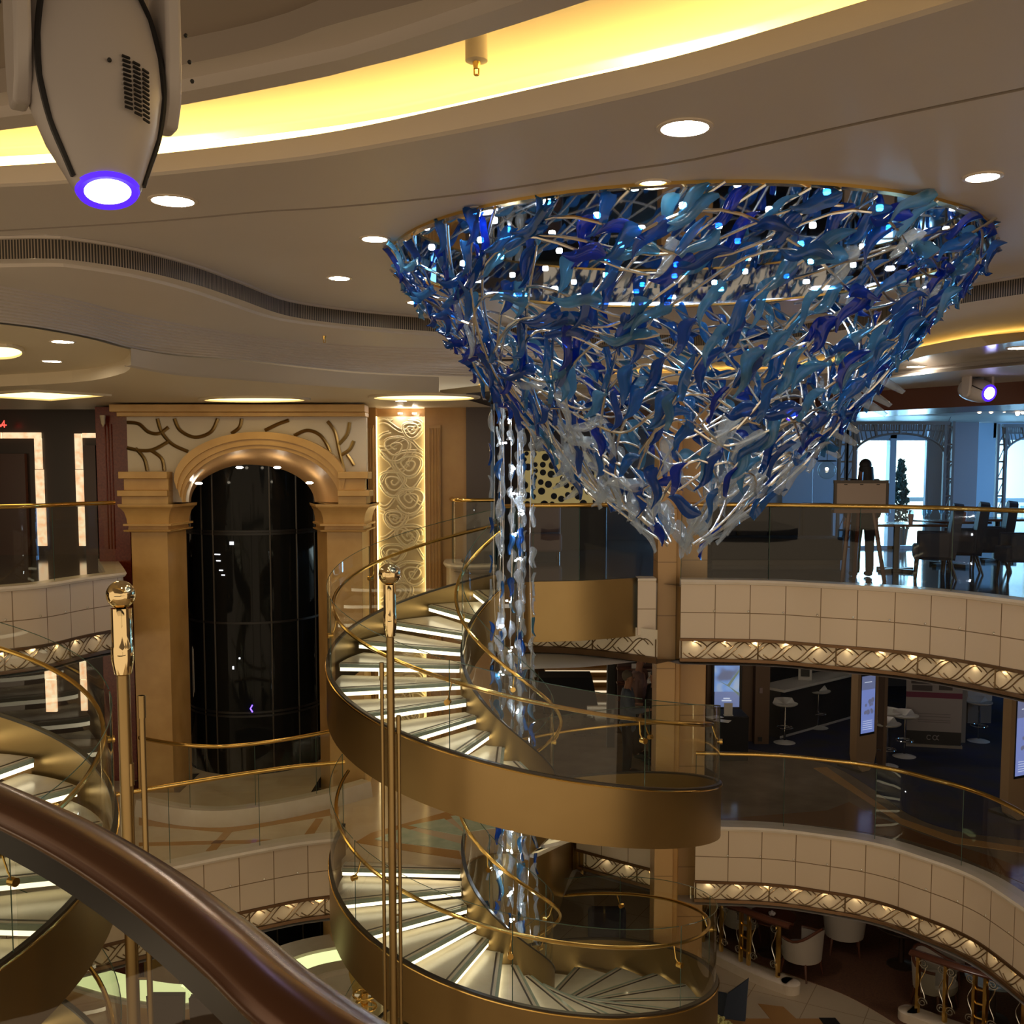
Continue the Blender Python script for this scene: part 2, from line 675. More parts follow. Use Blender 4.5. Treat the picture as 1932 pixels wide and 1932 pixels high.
def fascia(P, zd, label, spots=(0, 99), cap=True):
    TRIMN[0] += 1
    root = struct('trim_%d' % TRIMN[0], tuple(setz([P[len(P) // 2]], zd)[0]), label)
    if cap:
        prof = [(0.0, 0.03), (-0.035, 0.04), (-0.05, 0.07), (-0.035, 0.10), (0.24, 0.10), (0.24, -0.03)]
        MB().loft([setz(offset(P, d), zd + z) for d, z in prof]).build('cap', CAPM, root)
    MB().loft([setz(P, zd + 0.05), setz(P, zd - 0.70)]).build('tile_panel', TILE, root)
    prof = [(0.0, -0.695), (-0.02, -0.70), (-0.02, -0.735), (0.07, -0.738)]
    MB().loft([setz(offset(P, d), zd + z) for d, z in prof]).build('upper_band', BRONZED, root)
    F = offset(P, 0.06)
    MB().loft([setz(F, zd - 0.735), setz(F, zd - 0.985)]).build('frieze', FRIEZE, root)
    W = Walk(F)
    mb = MB()
    lattice(mb, offset(P, 0.054), zd - 0.985, 0.25, max(0, spots[0] - 0.4), min(W.len, spots[1] + 0.4))
    mb.build('frieze_lattice', LATT, root, smooth=False)
    prof = [(0.06, -0.98), (0.02, -0.98), (0.015, -1.02), (0.10, -1.05), (0.5, -1.06)]
    MB().loft([setz(offset(P, d), zd + z) for d, z in prof]).build('lower_band', BRONZED, root)
    mb = MB()
    W0 = Walk(P)
    u = 0.45
    while u < W0.len:
        p = W0(u)
        mb.sphere((p.x, p.y - 0.004, zd + 0.05 - 0.375), 0.017, 10)
        u += 0.45
    mb.build('joint_stud', CHROME, root, kind='stuff')
    WS = Walk(offset(P, 0.03))
    u = spots[0] + 0.2
    while u < min(WS.len, spots[1]):
        p = WS(u)
        spot_disc(root, (p.x, p.y, zd - 0.7405))
        u += 0.40
    return root


fascia(R7, D7, 'upper balcony front of ivory tiles right of the square pillar', (0, 7.5))
fascia(L7, D7, 'upper balcony front of ivory tiles at the left edge with a rounded end', (3.4, 6.8))
fascia(R6, D6, 'lower balcony front of ivory tiles right of the square pillar', (0, 9))
fascia(L6, D6, 'lower balcony front of ivory tiles between the two spiral stairs', (4.0, 9))
fascia(B6, D6, 'lower balcony front seen behind the spiral stair beside the pillar', (0.3, 9))

# small tiled return left of the pillar and the plain bronze landing front
SR = [pz(1203, 1091, D7 + .1), pz(1238, 1091, D7 + .1)]
SR = resample(SR, 3)
r_ = struct('trim_%d' % 6, tuple(SR[1]), 'short ivory tiled strip between the bronze landing front and the pillar')
MB().loft([setz(SR, D7 + .08), setz(SR, D7 - .68)]).build('tile_panel', TILE, r_)
MB().loft([setz(offset(SR, d), D7 + z) for d, z in [(0, .06), (-.03, .07), (-.03, .10), (.3, .10)]]).build('cap', CAPM, r_)
GP = crom([spt(RI + .04, 100), V((0.02, 13.20, 0)), pz(1000, 1098, 7.1), pz(1100, 1096, 7.1), pz(1204, 1090, 7.1)], 8)
GP = resample(GP, 24)
mb = MB()
mb.loft([setz(offset(GP, d), z) for d, z in [(0.05, 6.30), (0, 6.30), (0, 7.10), (0.05, 7.10), (0.05, 6.30)]])
o = mb.build('trim_7', BRONZE)
stru(o)
o['label'] = 'plain satin bronze front of the upper stair landing'
GP6 = [spt(RI - .02, a) for a in (176, 160, 150, 130, 110, 90, 70)] + [V((.46, 13.22, 0)), V((.62, 13.8, 0)), B6[0] + V((-.06, .03, 0)), B6[1]]
GP6 = resample(crom(setz(GP6, 0), 5), 40)
mb = MB()
mb.loft([setz(offset(GP6, d), z) for d, z in [(.05, 2.42), (0, 2.42), (0, 3.63), (.05, 3.63), (.05, 2.42)]])
o = mb.build('trim_13', BRONZE)
stru(o)
o['label'] = 'curved satin bronze drum and front under the middle stair landing'
GF = pcurve([(985, 1219), (1060, 1220), (1150, 1228), (1240, 1240)], 6.05, 20)
r_ = struct('trim_8', tuple(GF[10]), 'patterned frieze under the bronze landing front')
MB().loft([setz(GF, 6.42), setz(GF, 6.04)]).build('frieze', FRIEZE, r_)
mb = MB()
lattice(mb, offset(GF, -.006), 6.04, .25, 0, Walk(GF).len)
mb.build('frieze_lattice', LATT, r_, smooth=False)
MB().loft([setz(offset(GF, d), z) for d, z in [(0, 6.05), (-.03, 6.04), (-.02, 5.96), (.9, 5.94)]]).build('lower_band', BRONZED, r_)

# ---------------------------------------------------------------- floors and slabs
fl = MB()
fl.poly([[(-14, -4), (12, -4), (12, 30), (-14, 30)]], D5)
stru(fl.build('floor', FLOOR5, smooth=False))

deck6 = [(-12, L6[0].y - 1.5)] + [(p.x, p.y) for p in offset(L6, .02)] + [tuple(spt(RO + .1, 158)[:2]), tuple(spt(RO, 166)[:2])] + \
        [tuple(spt(RO, 172)[:2])] + [tuple(spt(RI, a)[:2]) for a in (172, 150, 130, 110, 90, 70)] + \
        [(.42, 13.25), (.6, 13.9)] + [(p.x, p.y) for p in offset(B6, .02)] + \
        [(p.x, p.y) for p in offset(R6, .02)] + [(11, R6[-1].y), (11, 27), (-12, 27)]


def hole(pxa, pxb, Y, y0, y1):
    a, b = at(pxa, 1200, Y).x, at(pxb, 1200, Y).x
    return [(a - .04, y0), (b + .04, y0), (b + .04, y1), (a - .04, y1)]


lift_x = at(478, 950, 18.05).x
HOLES = [[(p.x, p.y) for p in arc(lift_x, 18.05, 1.17, 0, 360, 41)[:-1]], hole(186, 246, 16.6, 16.56, 17.64), hole(250, 352, 16.6, 15.94, 16.98), hole(597, 690, 16.4, 15.94, 16.98)]
m6 = MB()
m6.poly([deck6] + HOLES, D6)
stru(m6.build('floor', FLOOR6, smooth=False))
s6 = MB()
s6.poly([deck6] + HOLES, D6 - 1.06)
stru(s6.build('ceiling', CEIL, smooth=False))

deck7r = [tuple(spt(RO, 99)[:2]), tuple(spt(RI, 99)[:2])] + [(p.x, p.y + .02) for p in GP[3:]] + [(2.0, 14.3)] + \
         [(p.x, p.y) for p in offset(R7, .02)] + [(11, R7[-1].y), (11, 27), (-.9, 27), (-.9, 15.9), (-.55, 15.3)]
m7 = MB()
m7.poly([deck7r], D7)
stru(m7.build('floor', FLOOR7, smooth=False))
s7 = MB()
s7.poly([deck7r], D7 - 1.06)
stru(s7.build('ceiling', CEIL, smooth=False))
deck7l = [(-14, L7[0].y)] + [(p.x, p.y) for p in offset(L7, .02)] + [(L7[-1].x, 20), (-14, 20)]
stru(MB().poly([deck7l], D7).build('floor', FLOOR7, smooth=False))
stru(MB().poly([deck7l], D7 - 1.06).build('ceiling', CEIL, smooth=False))

# floor inlays, laid as thin slabs
def inlay(pix, z, m, name='floor_inlay', h=0.004):
    loop = [pz(x, y, z) for x, y in pix]
    mb = MB()
    mb.prism([(p.x, p.y) for p in loop], z - 0.01, z + h)
    o = mb.build(name, m, smooth=False)
    stru(o)
    return o


inlay([(262, 1538), (430, 1553), (640, 1519), (640, 1536), (430, 1571), (262, 1557)], D6, INLAY)
inlay([(262, 1590), (640, 1581), (640, 1587), (262, 1597)], D6, INLAY, h=.003)
inlay([(388, 1606), (432, 1560), (446, 1560), (406, 1606)], D6, INLAY, h=.005)
inlay([(572, 1578), (596, 1545), (610, 1545), (590, 1578)], D6, INLAY, h=.005)
inlay([(398, 1592), (406, 1586), (424, 1586), (416, 1592)], D6, INLAYD, h=.007)
# medallion by the head of the lower flight
ld = [(-2.34, 14.9), tuple(spt(RO + .08, 160)[:2])] + [tuple(spt(RO, a)[:2]) for a in (166, 172)] + [tuple(spt(RI, a)[:2]) for a in (172, 150, 130, 110, 90, 75)] + [(.45, 13.3), (.62, 13.9), (.62, 14.9)]
DL = 3.62
mb = MB()
mb.prism(ld, D6 - .02, DL)
stru(mb.build('floor', FLOOR6, smooth=False))
inlay([(670, 1590), (700, 1572), (850, 1530), (935, 1522), (935, 1530), (860, 1542), (770, 1566), (708, 1586), (866, 1606), (872, 1622)], DL, INLAY, h=.005)
inlay([(770, 1558), (838, 1545), (876, 1572), (876, 1578)], DL, INLAYG, h=.006)
inlay([(706, 1584), (760, 1562), (870, 1593), (870, 1605)], DL, INLAYG, h=.006)
inlay([(850, 1540), (940, 1533), (1010, 1552), (880, 1570)], DL, INLAYG, h=.006)
# right hand gallery of the middle deck: grey brown marble and dark carpet
g = offset(R6, .10)
gal = [(p.x, p.y) for p in g] + [(11, g[-1].y), (11, 27), (0.2, 27), (0.2, 17)]
mb = MB()
mb.prism(gal, D6 - .005, D6 + .004)
stru(mb.build('floor_inlay', FLOOR6D, smooth=False))
inlay([(1330, 1548), (1560, 1530), (1602, 1514), (1640, 1535), (1740, 1575), (1880, 1620), (1931, 1640), (1931, 1668), (1800, 1612), (1700, 1582), (1560, 1560), (1440, 1552)], D6, INLAYD, h=.008)
inlay([(1535, 1450), (1600, 1490), (1700, 1556), (1800, 1592), (1931, 1610), (1931, 1600), (1800, 1580), (1700, 1545), (1622, 1492), (1560, 1448)], D6, INLAY, h=.010)
cp = [pz(x, y, D6) for x, y in [(1520, 1432), (1580, 1450), (1640, 1485), (1720, 1540), (1810, 1570), (1931, 1586)]]
cp = [(p.x, p.y) for p in crom(cp, 5)] + [(11, 12.6), (11, 24), (4.0, 24), (3.6, 19)]
mb = MB()
mb.prism(cp, D6 - .004, D6 + .012)
stru(mb.build('carpet', CARPET, smooth=False))
# lounge carpet on the lowest deck
cp = [pz(x, y, D5) for x, y in [(1320, 1775), (1380, 1800), (1450, 1826), (1520, 1850), (1600, 1880), (1690, 1932), (1800, 2010)]]
cp = [(p.x, p.y) for p in crom(cp, 5)] + [(11, 11), (11, 26), (2.3, 26)]
mb = MB()
mb.prism(cp, -.004, .012)
stru(mb.build('carpet', CARPETR, smooth=False))
inlay([(1430, 1894), (1478, 1900), (1532, 1950), (1476, 1950)], D5, INLAY, h=.006)
inlay([(1262, 1922), (1560, 1922), (1590, 1950), (1255, 1950)], D5, INLAY, h=.004)
inlay([(1545, 1921), (1576, 1921), (1600, 1950), (1566, 1950)], D5, BLACK, h=.008)

# ---------------------------------------------------------------- ceilings
K0 = [(0, 313), (83, 308), (281, 292), (600, 253), (863, 199), (1049, 157), (1300, 100), (1636, 0)]
K1 = [(0, 353), (105, 348), (283, 333), (453, 315), (600, 298), (845, 255), (1100, 203), (1300, 157), (1500, 101), (1699, 43), (1841, 0)]
K2 = [(0, 437), (283, 420), (507, 400), (600, 395), (781, 379), (962, 357), (1143, 328), (1300, 305), (1449, 273), (1667, 225), (1932, 170)]
K3 = [(0, 246), (297, 206), (600, 148), (700, 123), (781, 103), (919, 63), (1107, 2)]
K4 = [(0, 222), (297, 182), (600, 122), (700, 96), (897, 32), (1000, -3)]
K5 = [(0, 175), (300, 130), (507, 87), (600, 54), (799, 0)]
ZN = ZP + 0.03
c0 = pcurve(K0, ZP + .10, 60, .6, 4)
c1 = pcurve(K1, ZP, 60, .35, 4)
c2 = pcurve(K2, ZP - .0, 60, .12, 4)
c3 = pcurve(K3, ZN, 60, 4, 4)
c4 = pcurve(K4, ZN, 60, 4, 4)
c5 = pcurve(K5, ZN + .06, 60, 4, 4)
# main panel with the round opening of the glass sculpture
CX, CY, CR = 1.22, 7.70, 2.05
GRI = [(-30, 447), (30, 446), (101, 445), (180, 455), (270, 472), (370, 500), (450, 530), (543, 565), (657, 583), (760, 593), (820, 598), (1000, 616), (1150, 626), (1300, 628),
       (1450, 616), (1600, 593), (1768, 549), (1932, 519)]
gt = pcurve(GRI, ZP, 90, 0, 3.2)
left = gt[0]
pl = MB()
ringl = arc(CX, CY, CR, 0, 360, 73)[:-1]
loop = [(p.x, p.y) for p in c2] + [(p.x, p.y) for p in reversed(gt)]
loop = [(p[0], p[1]) for p in loop]
pl.poly([loop, [(p.x, p.y) for p in ringl]], ZP)
ce = stru(pl.build('ceiling', CEIL, smooth=False))
st = MB()
c2b = offset(c2, -.035)
st.loft([setz(c2, ZP), setz(c2, ZP + .03), setz(c2b, ZP + .03), setz(c2b, ZP)])
o = st.build('trim_9', CEILD, smooth=False)
stru(o)
st = MB()
st.loft([setz(c2b, ZP), c1, setz(offset(c1, -.02), ZP + .012), c0, setz(offset(c0, .06), ZP + .10), setz(offset(c0, .06), ZP + .04), setz(offset(c0, .5), ZP + .04)])
stru(st.build('ceiling', CEIL, angle=25))
# cove lamp lying behind the lip, shining up on the higher ceiling
cl = MB()
cl.loft([setz(offset(c0, .42), ZP + .285), setz(offset(c0, .47), ZP + .285)])
cl.loft([setz(offset(c0, .445), ZP + .05), setz(offset(c0, .445), ZP + .284)])
o = cl.build('cove_lamp', COVELED, smooth=False)
tag(o, 'long curved warm cove light along the edge of the upper ceiling', 'light')
up = MB()
up.loft([setz(offset(c0, .75), ZP + .34), setz(offset(c0, .3), ZP + .34), setz(offset(c0, -.2), ZP + .34), setz(offset(c3, -.6), ZP + .34)])
up.loft([setz(offset(c0, .62), ZP + .34), setz(offset(c0, .62), ZP + .04)])
stru(up.build('ceiling', COVE, smooth=True))
nr = MB()
c4b = offset(c4, -.03)
nr.loft([setz(offset(c3, -.05), ZP + .34), setz(offset(c3, -.05), ZN + .03), setz(c3, ZN + .03), c3, c4, setz(c4, ZN + .05), setz(c4b, ZN + .06), c5])
stru(nr.build('ceiling', CEIL, angle=25))
nr = MB()
far = [V((p.x - 1.2, p.y - 6.5, 0)) for p in c5]
nr.loft([c5, setz(c5, ZN + .16), setz(far, ZN + .16)])
stru(nr.build('ceiling', CEILD, angle=25))

# vent grille that follows the far edge of the panel
gtop, gbot = setz(offset(gt, .0), ZP), setz(offset(gt, .0), ZP - .145)
gm, gnt, gb = nodes('vent_slots')
gb.inputs['Roughness'].default_value = .5
_w = N(gnt, 'ShaderNodeTexWave')
_w.wave_type = 'BANDS'
_w.bands_direction = 'X'
_w.inputs['Scale'].default_value = 15.0
_tc = N(gnt, 'ShaderNodeTexCoord')
gnt.links.new(_tc.outputs['UV'], _w.inputs['Vector'])
_r = N(gnt, 'ShaderNodeValToRGB')
_r.color_ramp.elements[0].color = (0.02, 0.016, 0.012, 1)
_r.color_ramp.elements[1].color = (0.30, 0.24, 0.18, 1)
_r.color_ramp.elements[0].position = .55
_r.color_ramp.elements[1].position = .8
gnt.links.new(_w.outputs['Fac'], _r.inputs[0])
gnt.links.new(_r.outputs[0], gb.inputs['Base Color'])
gr = MB()
gr.loft([setz(gt, ZP - .02), setz(gt, ZP - .145)])
o = gr.build('trim_10', gm)
stru(o)
gr = MB()
gr.loft([setz(offset(gt, -.03), ZP - .002), setz(offset(gt, -.03), ZP - .02), setz(gt, ZP - .02)])
stru(gr.build('trim_11', CEIL, angle=20))

# stepped soffit on the far left
nL = 60
gL = resample(gt[:int(len(gt) * .52)], nL)
q0 = setz(gL, ZP - .145)
q1 = setz(offset(gL, .12), ZP - .15)
q1b = setz(offset(gL, .14), ZP - .17)
r1 = pcurve([(0, 536), (80, 550), (155, 565), (233, 586), (336, 607), (450, 627), (610, 645), (709, 651), (838, 654), (960, 655), (1100, 655)], CAMZ + 1.36, nL, .6, 0)
r2 = pcurve([(0, 608), (78, 618), (181, 638), (248, 656), (336, 669), (450, 678), (657, 700), (838, 709), (960, 711), (1100, 708)], CAMZ + 1.20, nL, .6, 0)
rows = [q0, q1, q1b, [a.lerp(b, .5) + V((0, 0, -.015)) for a, b in zip(q1b, r1)], r1]
steps = 11
for k in range(steps):
    a, b = k / steps, (k + 1) / steps
    lo = [p.lerp(q, b) for p, q in zip(r1, r2)]
    hi = [p.lerp(q, b) for p, q in zip(r1, r2)]
    za = [p.lerp(q, a).z for p, q in zip(r1, r2)]
    rows.append([V((p.x, p.y, z)) for p, z in zip(lo, za)])
    rows.append([V((p.x, p.y, q.z)) for p, q in zip(lo, lo)])
sf = MB()
sf.loft(rows[:5])
sf.loft(rows[4:])
stru(sf.build('ceiling', CEIL, angle=20))
r2e = setz(offset(r2, .04), CAMZ + 1.18)
r3 = pcurve([(247, 689), (336, 705), (450, 714), (605, 726), (740, 735), (828, 739)], CAMZ + 1.05, 40)
r2h = pcurve([(247, 657), (336, 672), (450, 681), (657, 703), (828, 711)], CAMZ + 1.19, 40)
r3t = [V((p.x, p.y, CAMZ + 1.16)) for p in r3]
sf = MB()
sf.loft([r2h, [p.lerp(q, .9) for p, q in zip(r2h, r3)], r3, setz(offset(r3, .06), CAMZ + 1.04), setz(offset(r3, .07), CAMZ + 1.05)])
stru(sf.build('ceiling', CEIL, angle=20))
# flat ceilings over the left gallery and in front of the arch
sl = pcurve([(247, 690), (238, 702), (200, 713), (155, 720), (70, 726), (0, 729)], CAMZ + 1.05, 20, 0, 4)
lowl = [(p.x, p.y) for p in reversed(sl)] + [(p.x, p.y) for p in r3[1:]] + [(-.2, 17.6), (-14, 17.6)]
E2 = CAMZ + 1.05


def tri(pts):
    return pts


flat = MB()
flat.poly([[(p.x, p.y) for p in r2e[:36]] + [(-1.0, 14), (-2, 20), (-16, 20), (-16, 6)]], CAMZ + 1.19)
stru(flat.build('ceiling', CREAM, smooth=False))
flat = MB()
flat.poly([lowl], E2)
flat.loft([setz(sl, E2), setz(sl, CAMZ + 1.19)])
stru(flat.build('ceiling', CREAM, smooth=False))

# right hand far cove, soffits and header beam
s1 = pcurve([(830, 736), (950, 722), (1100, 708), (1250, 704), (1432, 697), (1560, 684), (1686, 664), (1820, 638), (1932, 626)], CAMZ + 1.33, 60, 0, 2)
s2 = pcurve([(830, 747), (950, 736), (1100, 725), (1250, 720), (1432, 714), (1560, 704), (1680, 688), (1768, 667), (1932, 642)], CAMZ + 1.22, 60, 0, 2)
s3 = pcurve([(830, 757), (950, 752), (1100, 742), (1250, 737), (1432, 728), (1560, 718), (1657, 703), (1820, 685), (1932, 675)], CAMZ + 1.22, 60, 0, 2)
s4 = pcurve([(830, 765), (950, 762), (1100, 756), (1250, 750), (1432, 742), (1560, 731), (1629, 719), (1800, 700), (1932, 688)], CAMZ + 1.12, 60, 0, 2)
s5 = pcurve([(930, 775), (1100, 774), (1250, 772), (1400, 765), (1561, 745), (1750, 731), (1932, 719)], CAMZ + 1.12, 60, 0, 2)
gR = resample(gt[int(len(gt) * .45):], 60)
rg = MB()
mid1 = [a.lerp(b, .55) for a, b in zip(setz(gR, ZP - .145), setz(s1, ZP - .145))]
rg.loft([setz(gR, ZP - .145), setz(offset(gR, .25), ZP - .15), mid1, setz(offset(s1, .7), ZP - .13)])
rg.loft([setz(offset(s1, .6), ZP - .13), setz(offset(s1, .6), CAMZ + 1.24)])
stru(rg.build('ceiling', COVE, angle=30))
rg = MB()
rg.loft([setz(offset(s1, .6), CAMZ + 1.25), setz(offset(s1, .05), CAMZ + 1.25), setz(offset(s1, .05), CAMZ + 1.33), s1, s2])
stru(rg.build('ceiling', CREAM, angle=20))
rg = MB()
rg.loft([setz(offset(s1, .36), CAMZ + 1.30), setz(offset(s1, .42), CAMZ + 1.30)])
o = rg.build('cove_lamp', COVELED, smooth=False)
tag(o, 'long curved warm cove light above the far right balcony', 'light')
GLOSSC = mat('glossy_ceiling', (0.55, 0.50, 0.45), 0.12)
stru(MB().loft([s2, s3]).build('ceiling', GLOSSC, angle=20))
rg = MB()
rg.loft([s3, setz(s3, CAMZ + 1.18), s4, setz(offset(s4, .04), CAMZ + 1.125), s5])
stru(rg.build('ceiling', CEIL, angle=20))
bm = MB()
bm.loft([s5, setz(s5, CAMZ + .84), setz(offset(s5, .9), CAMZ + .82)])
o = bm.build('trim_12', BROWNW, angle=20)
stru(o)
rc = [(p.x, p.y) for p in offset(s5, .5)]
rcl = rc + [(rc[-1][0] + 1, rc[-1][1]), (12, 25), (-1.2, 25)]
stru(MB().poly([rcl], CAMZ + .96).build('ceiling', IVORY, smooth=False))
# cut end of the left soffit
ce_ = [at(828, 711, r3[-1].y), at(836, 716, r3[-1].y), at(828, 722, r3[-1].y), at(831, 732, r3[-1].y), at(827, 740, r3[-1].y)]

bk = MB()
bk.poly([[(-16, 3.5), (12, 3.5), (12, 27), (-16, 27)]], ZP + .42)
stru(bk.build('ceiling', COVE, smooth=False))

# ---------------------------------------------------------------- walls
wl = MB()
YB = 17.25
wl.box(-6.2, -2.3, 19.25, 19.4, 0, 9.9)
stru(wl.build('wall_back', DARKW, smooth=False))
wl = MB()
wl.box(-16, -6.2, 19.2, 19.4, 0, 9.9)
stru(wl.build('wall_left', DARKW, smooth=False))
wl = MB()
wl.box(-16.2, -16, 5, 19.4, 0, 9.9)
stru(wl.build('wall_left', DARKW, smooth=False))
wl = MB()
wl.box(-0.95, 5.4, 23.4, 23.6, D7, 9.8)
wl.box(-0.75, -0.35, 17.0, 23.4, D7, 9.8)
stru(wl.build('wall_hall', mat('dark_hall_wall', (0.07, 0.05, 0.045), 0.4), smooth=False))
wl = MB()
wl.box(-1.5, 3.2, 24.4, 24.6, D6, D7 - 1.0)
stru(wl.build('wall_hall', mat('dim_hall_wall', (0.16, 0.11, 0.07), 0.4), smooth=False))
wl = MB()
wl.box(3.0, 12, 24.0, 24.2, D6, D7 - 1.0)
stru(wl.build('wall_right', mat('grey_shop_wall', (0.12, 0.11, 0.10), 0.5), smooth=False))
wl = MB()
wl.box(-12, 12, 27, 27.2, 0, D6 - 1.0)
stru(wl.build('wall_far', mat('brown_far_wall', (0.14, 0.09, 0.06), 0.5), smooth=False))
wl = MB()
wl.box(11.6, 11.8, 2, 27, 0, 10.2)
stru(wl.build('wall_right', mat('side_wall', (0.20, 0.16, 0.14), 0.5), smooth=False))
# red granite pier between left gallery and arch
p0, p1 = at(186, 1000, 16.6), at(246, 1000, 16.6)
wl = MB()
wl.box(p0.x, p1.x, 16.6, 17.6, 0, CAMZ + 1.03)
for k in range(3):
    x = p0.x + .16 + .05 * k
    wl.tube([(x, 16.6, 7.3), (x, 16.6, 9.3)], .012, 8)
o = wl.build('red_granite_pier', RED, bevel=.02)
tag(o, 'dark red polished granite pier left of the arched lift', 'pier')

# ---------------------------------------------------------------- arched lift front
YF = 16.0


def xs(px, Y, py=950):
    return at(px, py, Y).x


def zs(py, Y, px=500):
    return at(px, py, Y).z


def ell(cx, cz, a, b, n=28):
    return [(cx - a * cos(pi * k / n), cz + b * sin(pi * k / n)) for k in range(n + 1)]


XL, XR = xs(238, YF), xs(690, YF)
XC = (xs(345, YF) + xs(642, YF)) / 2
AF = (xs(642, YF) - xs(345, YF)) / 2
ZSP = zs(948, YF)
ZCR = zs(846, YF)
ZTOP = zs(786, YF)
STONE3 = mat('honed_honey_marble', (0.50, 0.30, 0.13), 0.5, col2=(0.56, 0.35, 0.16), scale=2.2)
arch = thing('arch_surround', 'honey marble arched surround with ivory panel around the dark glass lift', 'arch', (XC, YF, 0))
op = ell(XC, ZSP, AF, ZCR - ZSP)
mb = MB()
mb.extrude_xz([(XL, ZSP), (XL, ZTOP), (XR, ZTOP), (XR, ZSP)] + op[::-1], YF + .12, YF + .3)
mb.build('spandrel', IVORY, arch, angle=30)
mb = MB()
outr = ell(XC, ZSP + .35, AF * 1.08, zs(815, YF) - ZSP - .35)
for k, (f, y0) in enumerate(((0.0, YF - .10), (0.35, YF - .06), (0.62, YF - .02))):
    o1 = [(a[0] + (b[0] - a[0]) * f, a[1] + (b[1] - a[1]) * f) for a, b in zip(outr, op)]
    o2 = [(a[0] + (b[0] - a[0]) * (f + .42), a[1] + (b[1] - a[1]) * (f + .42)) for a, b in zip(outr, op)]
    if k == 2:
        o2 = op
    mb.loft([[V((p[0], YF + .15, p[1])) for p in o1], [V((p[0], y0, p[1])) for p in o1], [V((p[0], y0, p[1])) for p in o2], [V((p[0], YF + .15, p[1])) for p in o2]])
mb.build('arch_band', STONE, arch, angle=30)
# funnel shaped soffit of the arch, narrowing towards the glass
bk = ell(xs(477, 16.95), zs(947, 16.95), (xs(594, 16.95) - xs(361, 16.95)) / 2, zs(877, 16.95) - zs(947, 16.95))
mb = MB()
mb.loft([[V((p[0], YF - .02, p[1])) for p in op], [V((p[0], 16.95, p[1])) for p in bk]])
mb.build('arch_soffit', STONE3, arch, angle=40)
mb = MB()
big = ell(xs(477, 16.95), zs(947, 16.95), 1.22, 1.05)
mb.loft([[V((p[0], 16.95, p[1])) for p in bk], [V((p[0], 16.97, p[1])) for p in big]])
mb.build('arch_back', DARKT, arch)
for i, (px, py) in enumerate(((375, 912), (452, 882), (523, 882), (584, 911))):
    p = at(px, py, 16.3)
    mb = MB()
    mb.sphere(p, .06, 12, sz=.35)
    mb.build('arch_lamp', ARCHL, arch)
# ivory panel lines in gold
mb = MB()
GL = [[(240, 797), (262, 800), (280, 815), (300, 818), (318, 806)], [(297, 790), (305, 815), (325, 838), (355, 852)], [(240, 845), (265, 850), (290, 848), (320, 832)],
      [(256, 846), (272, 865), (278, 888)], [(284, 849), (305, 865), (310, 888)], [(329, 790), (340, 812), (368, 825), (398, 815), (411, 790)],
      [(437, 818), (452, 806), (456, 790)], [(500, 812), (525, 800), (545, 793)], [(555, 822), (580, 812), (605, 822), (622, 850), (622, 872)],
      [(618, 795), (632, 815), (640, 850), (650, 890)], [(640, 838), (655, 820), (660, 797)], [(645, 858), (660, 848), (668, 832)], [(655, 858), (662, 868), (668, 878)]]
for l in GL:
    mb = MB()
    mb.tube([at(x, y, YF + .115) for x, y in l] if len(l) < 3 else crom([at(x, y, YF + .115) for x, y in l], 5), .03, 6)
    mb.build('panel_line', BRONZE, arch)
# entablature
mb = MB()
for y0, y1, d in ((764, 778, .16), (778, 786, .08)):
    mb.box(XL - d, XR + .02, YF - d, YF + .3, zs(y1, YF), min(zs(y0, YF), CAMZ + 1.04))
for (a, b, c) in ((890, 903, .06), (903, 925, .0), (925, 936, .08), (936, 952, .03)):
    mb.box(XL - c, xs(322, YF), YF - .08 - c, YF + .3, zs(b, YF), zs(a, YF))
    mb.box(xs(640, YF), XR + c, YF - .08 - c, YF + .3, zs(b, YF), zs(a, YF))
mb.build('entablature', STONE, arch, bevel=.008)


def pier(name, plan, z0, zc0, zc1, parent):
    mb = MB()
    mb.prism(plan, z0, zc0 + .02)
    mb.build(name, STONE, parent, bevel=.006)
    c = V((sum(p[0] for p in plan) / len(plan), sum(p[1] for p in plan) / len(plan), 0))
    h = zc1 - zc0
    rows = []
    for t, d in ((0, .03), (.03, .10), (.08, .11), (.09, .04), (.22, .03), (.23, .11), (.30, .11), (.31, .05), (.5, .06), (.72, .09), (.88, .15), (.9, .17), (1.0, .18), (1.0, .0)):
        rows.append([V((p[0] + (1 if p[0] > c.x else -1) * d * .8, p[1] + (1 if p[1] > c.y else -1) * d * .8, zc0 + t * h)) for p in plan])
    m2 = MB()
    m2.loft(rows, closed=True)
    m2.prism([(r.x, r.y) for r in rows[-2]], zc1 - .02, zc1)
    m2.build('capital', STONE, parent, angle=30)


ZC0, ZC1 = zs(1004, YF), zs(951, YF)
pier('pier', [(xs(250, YF, 1100), YF), (xs(318, YF, 1100), YF), (xs(354, 16.8, 1100), 16.8), (xs(250, YF, 1100), 16.85)], 0, ZC0, ZC1, arch)
pier('pier', [(xs(600, 16.7, 1100), 16.7), (xs(618, YF, 1100), YF), (xs(684, YF, 1100), YF), (xs(684, YF, 1100), 16.85)], 0, ZC0, ZC1, arch)

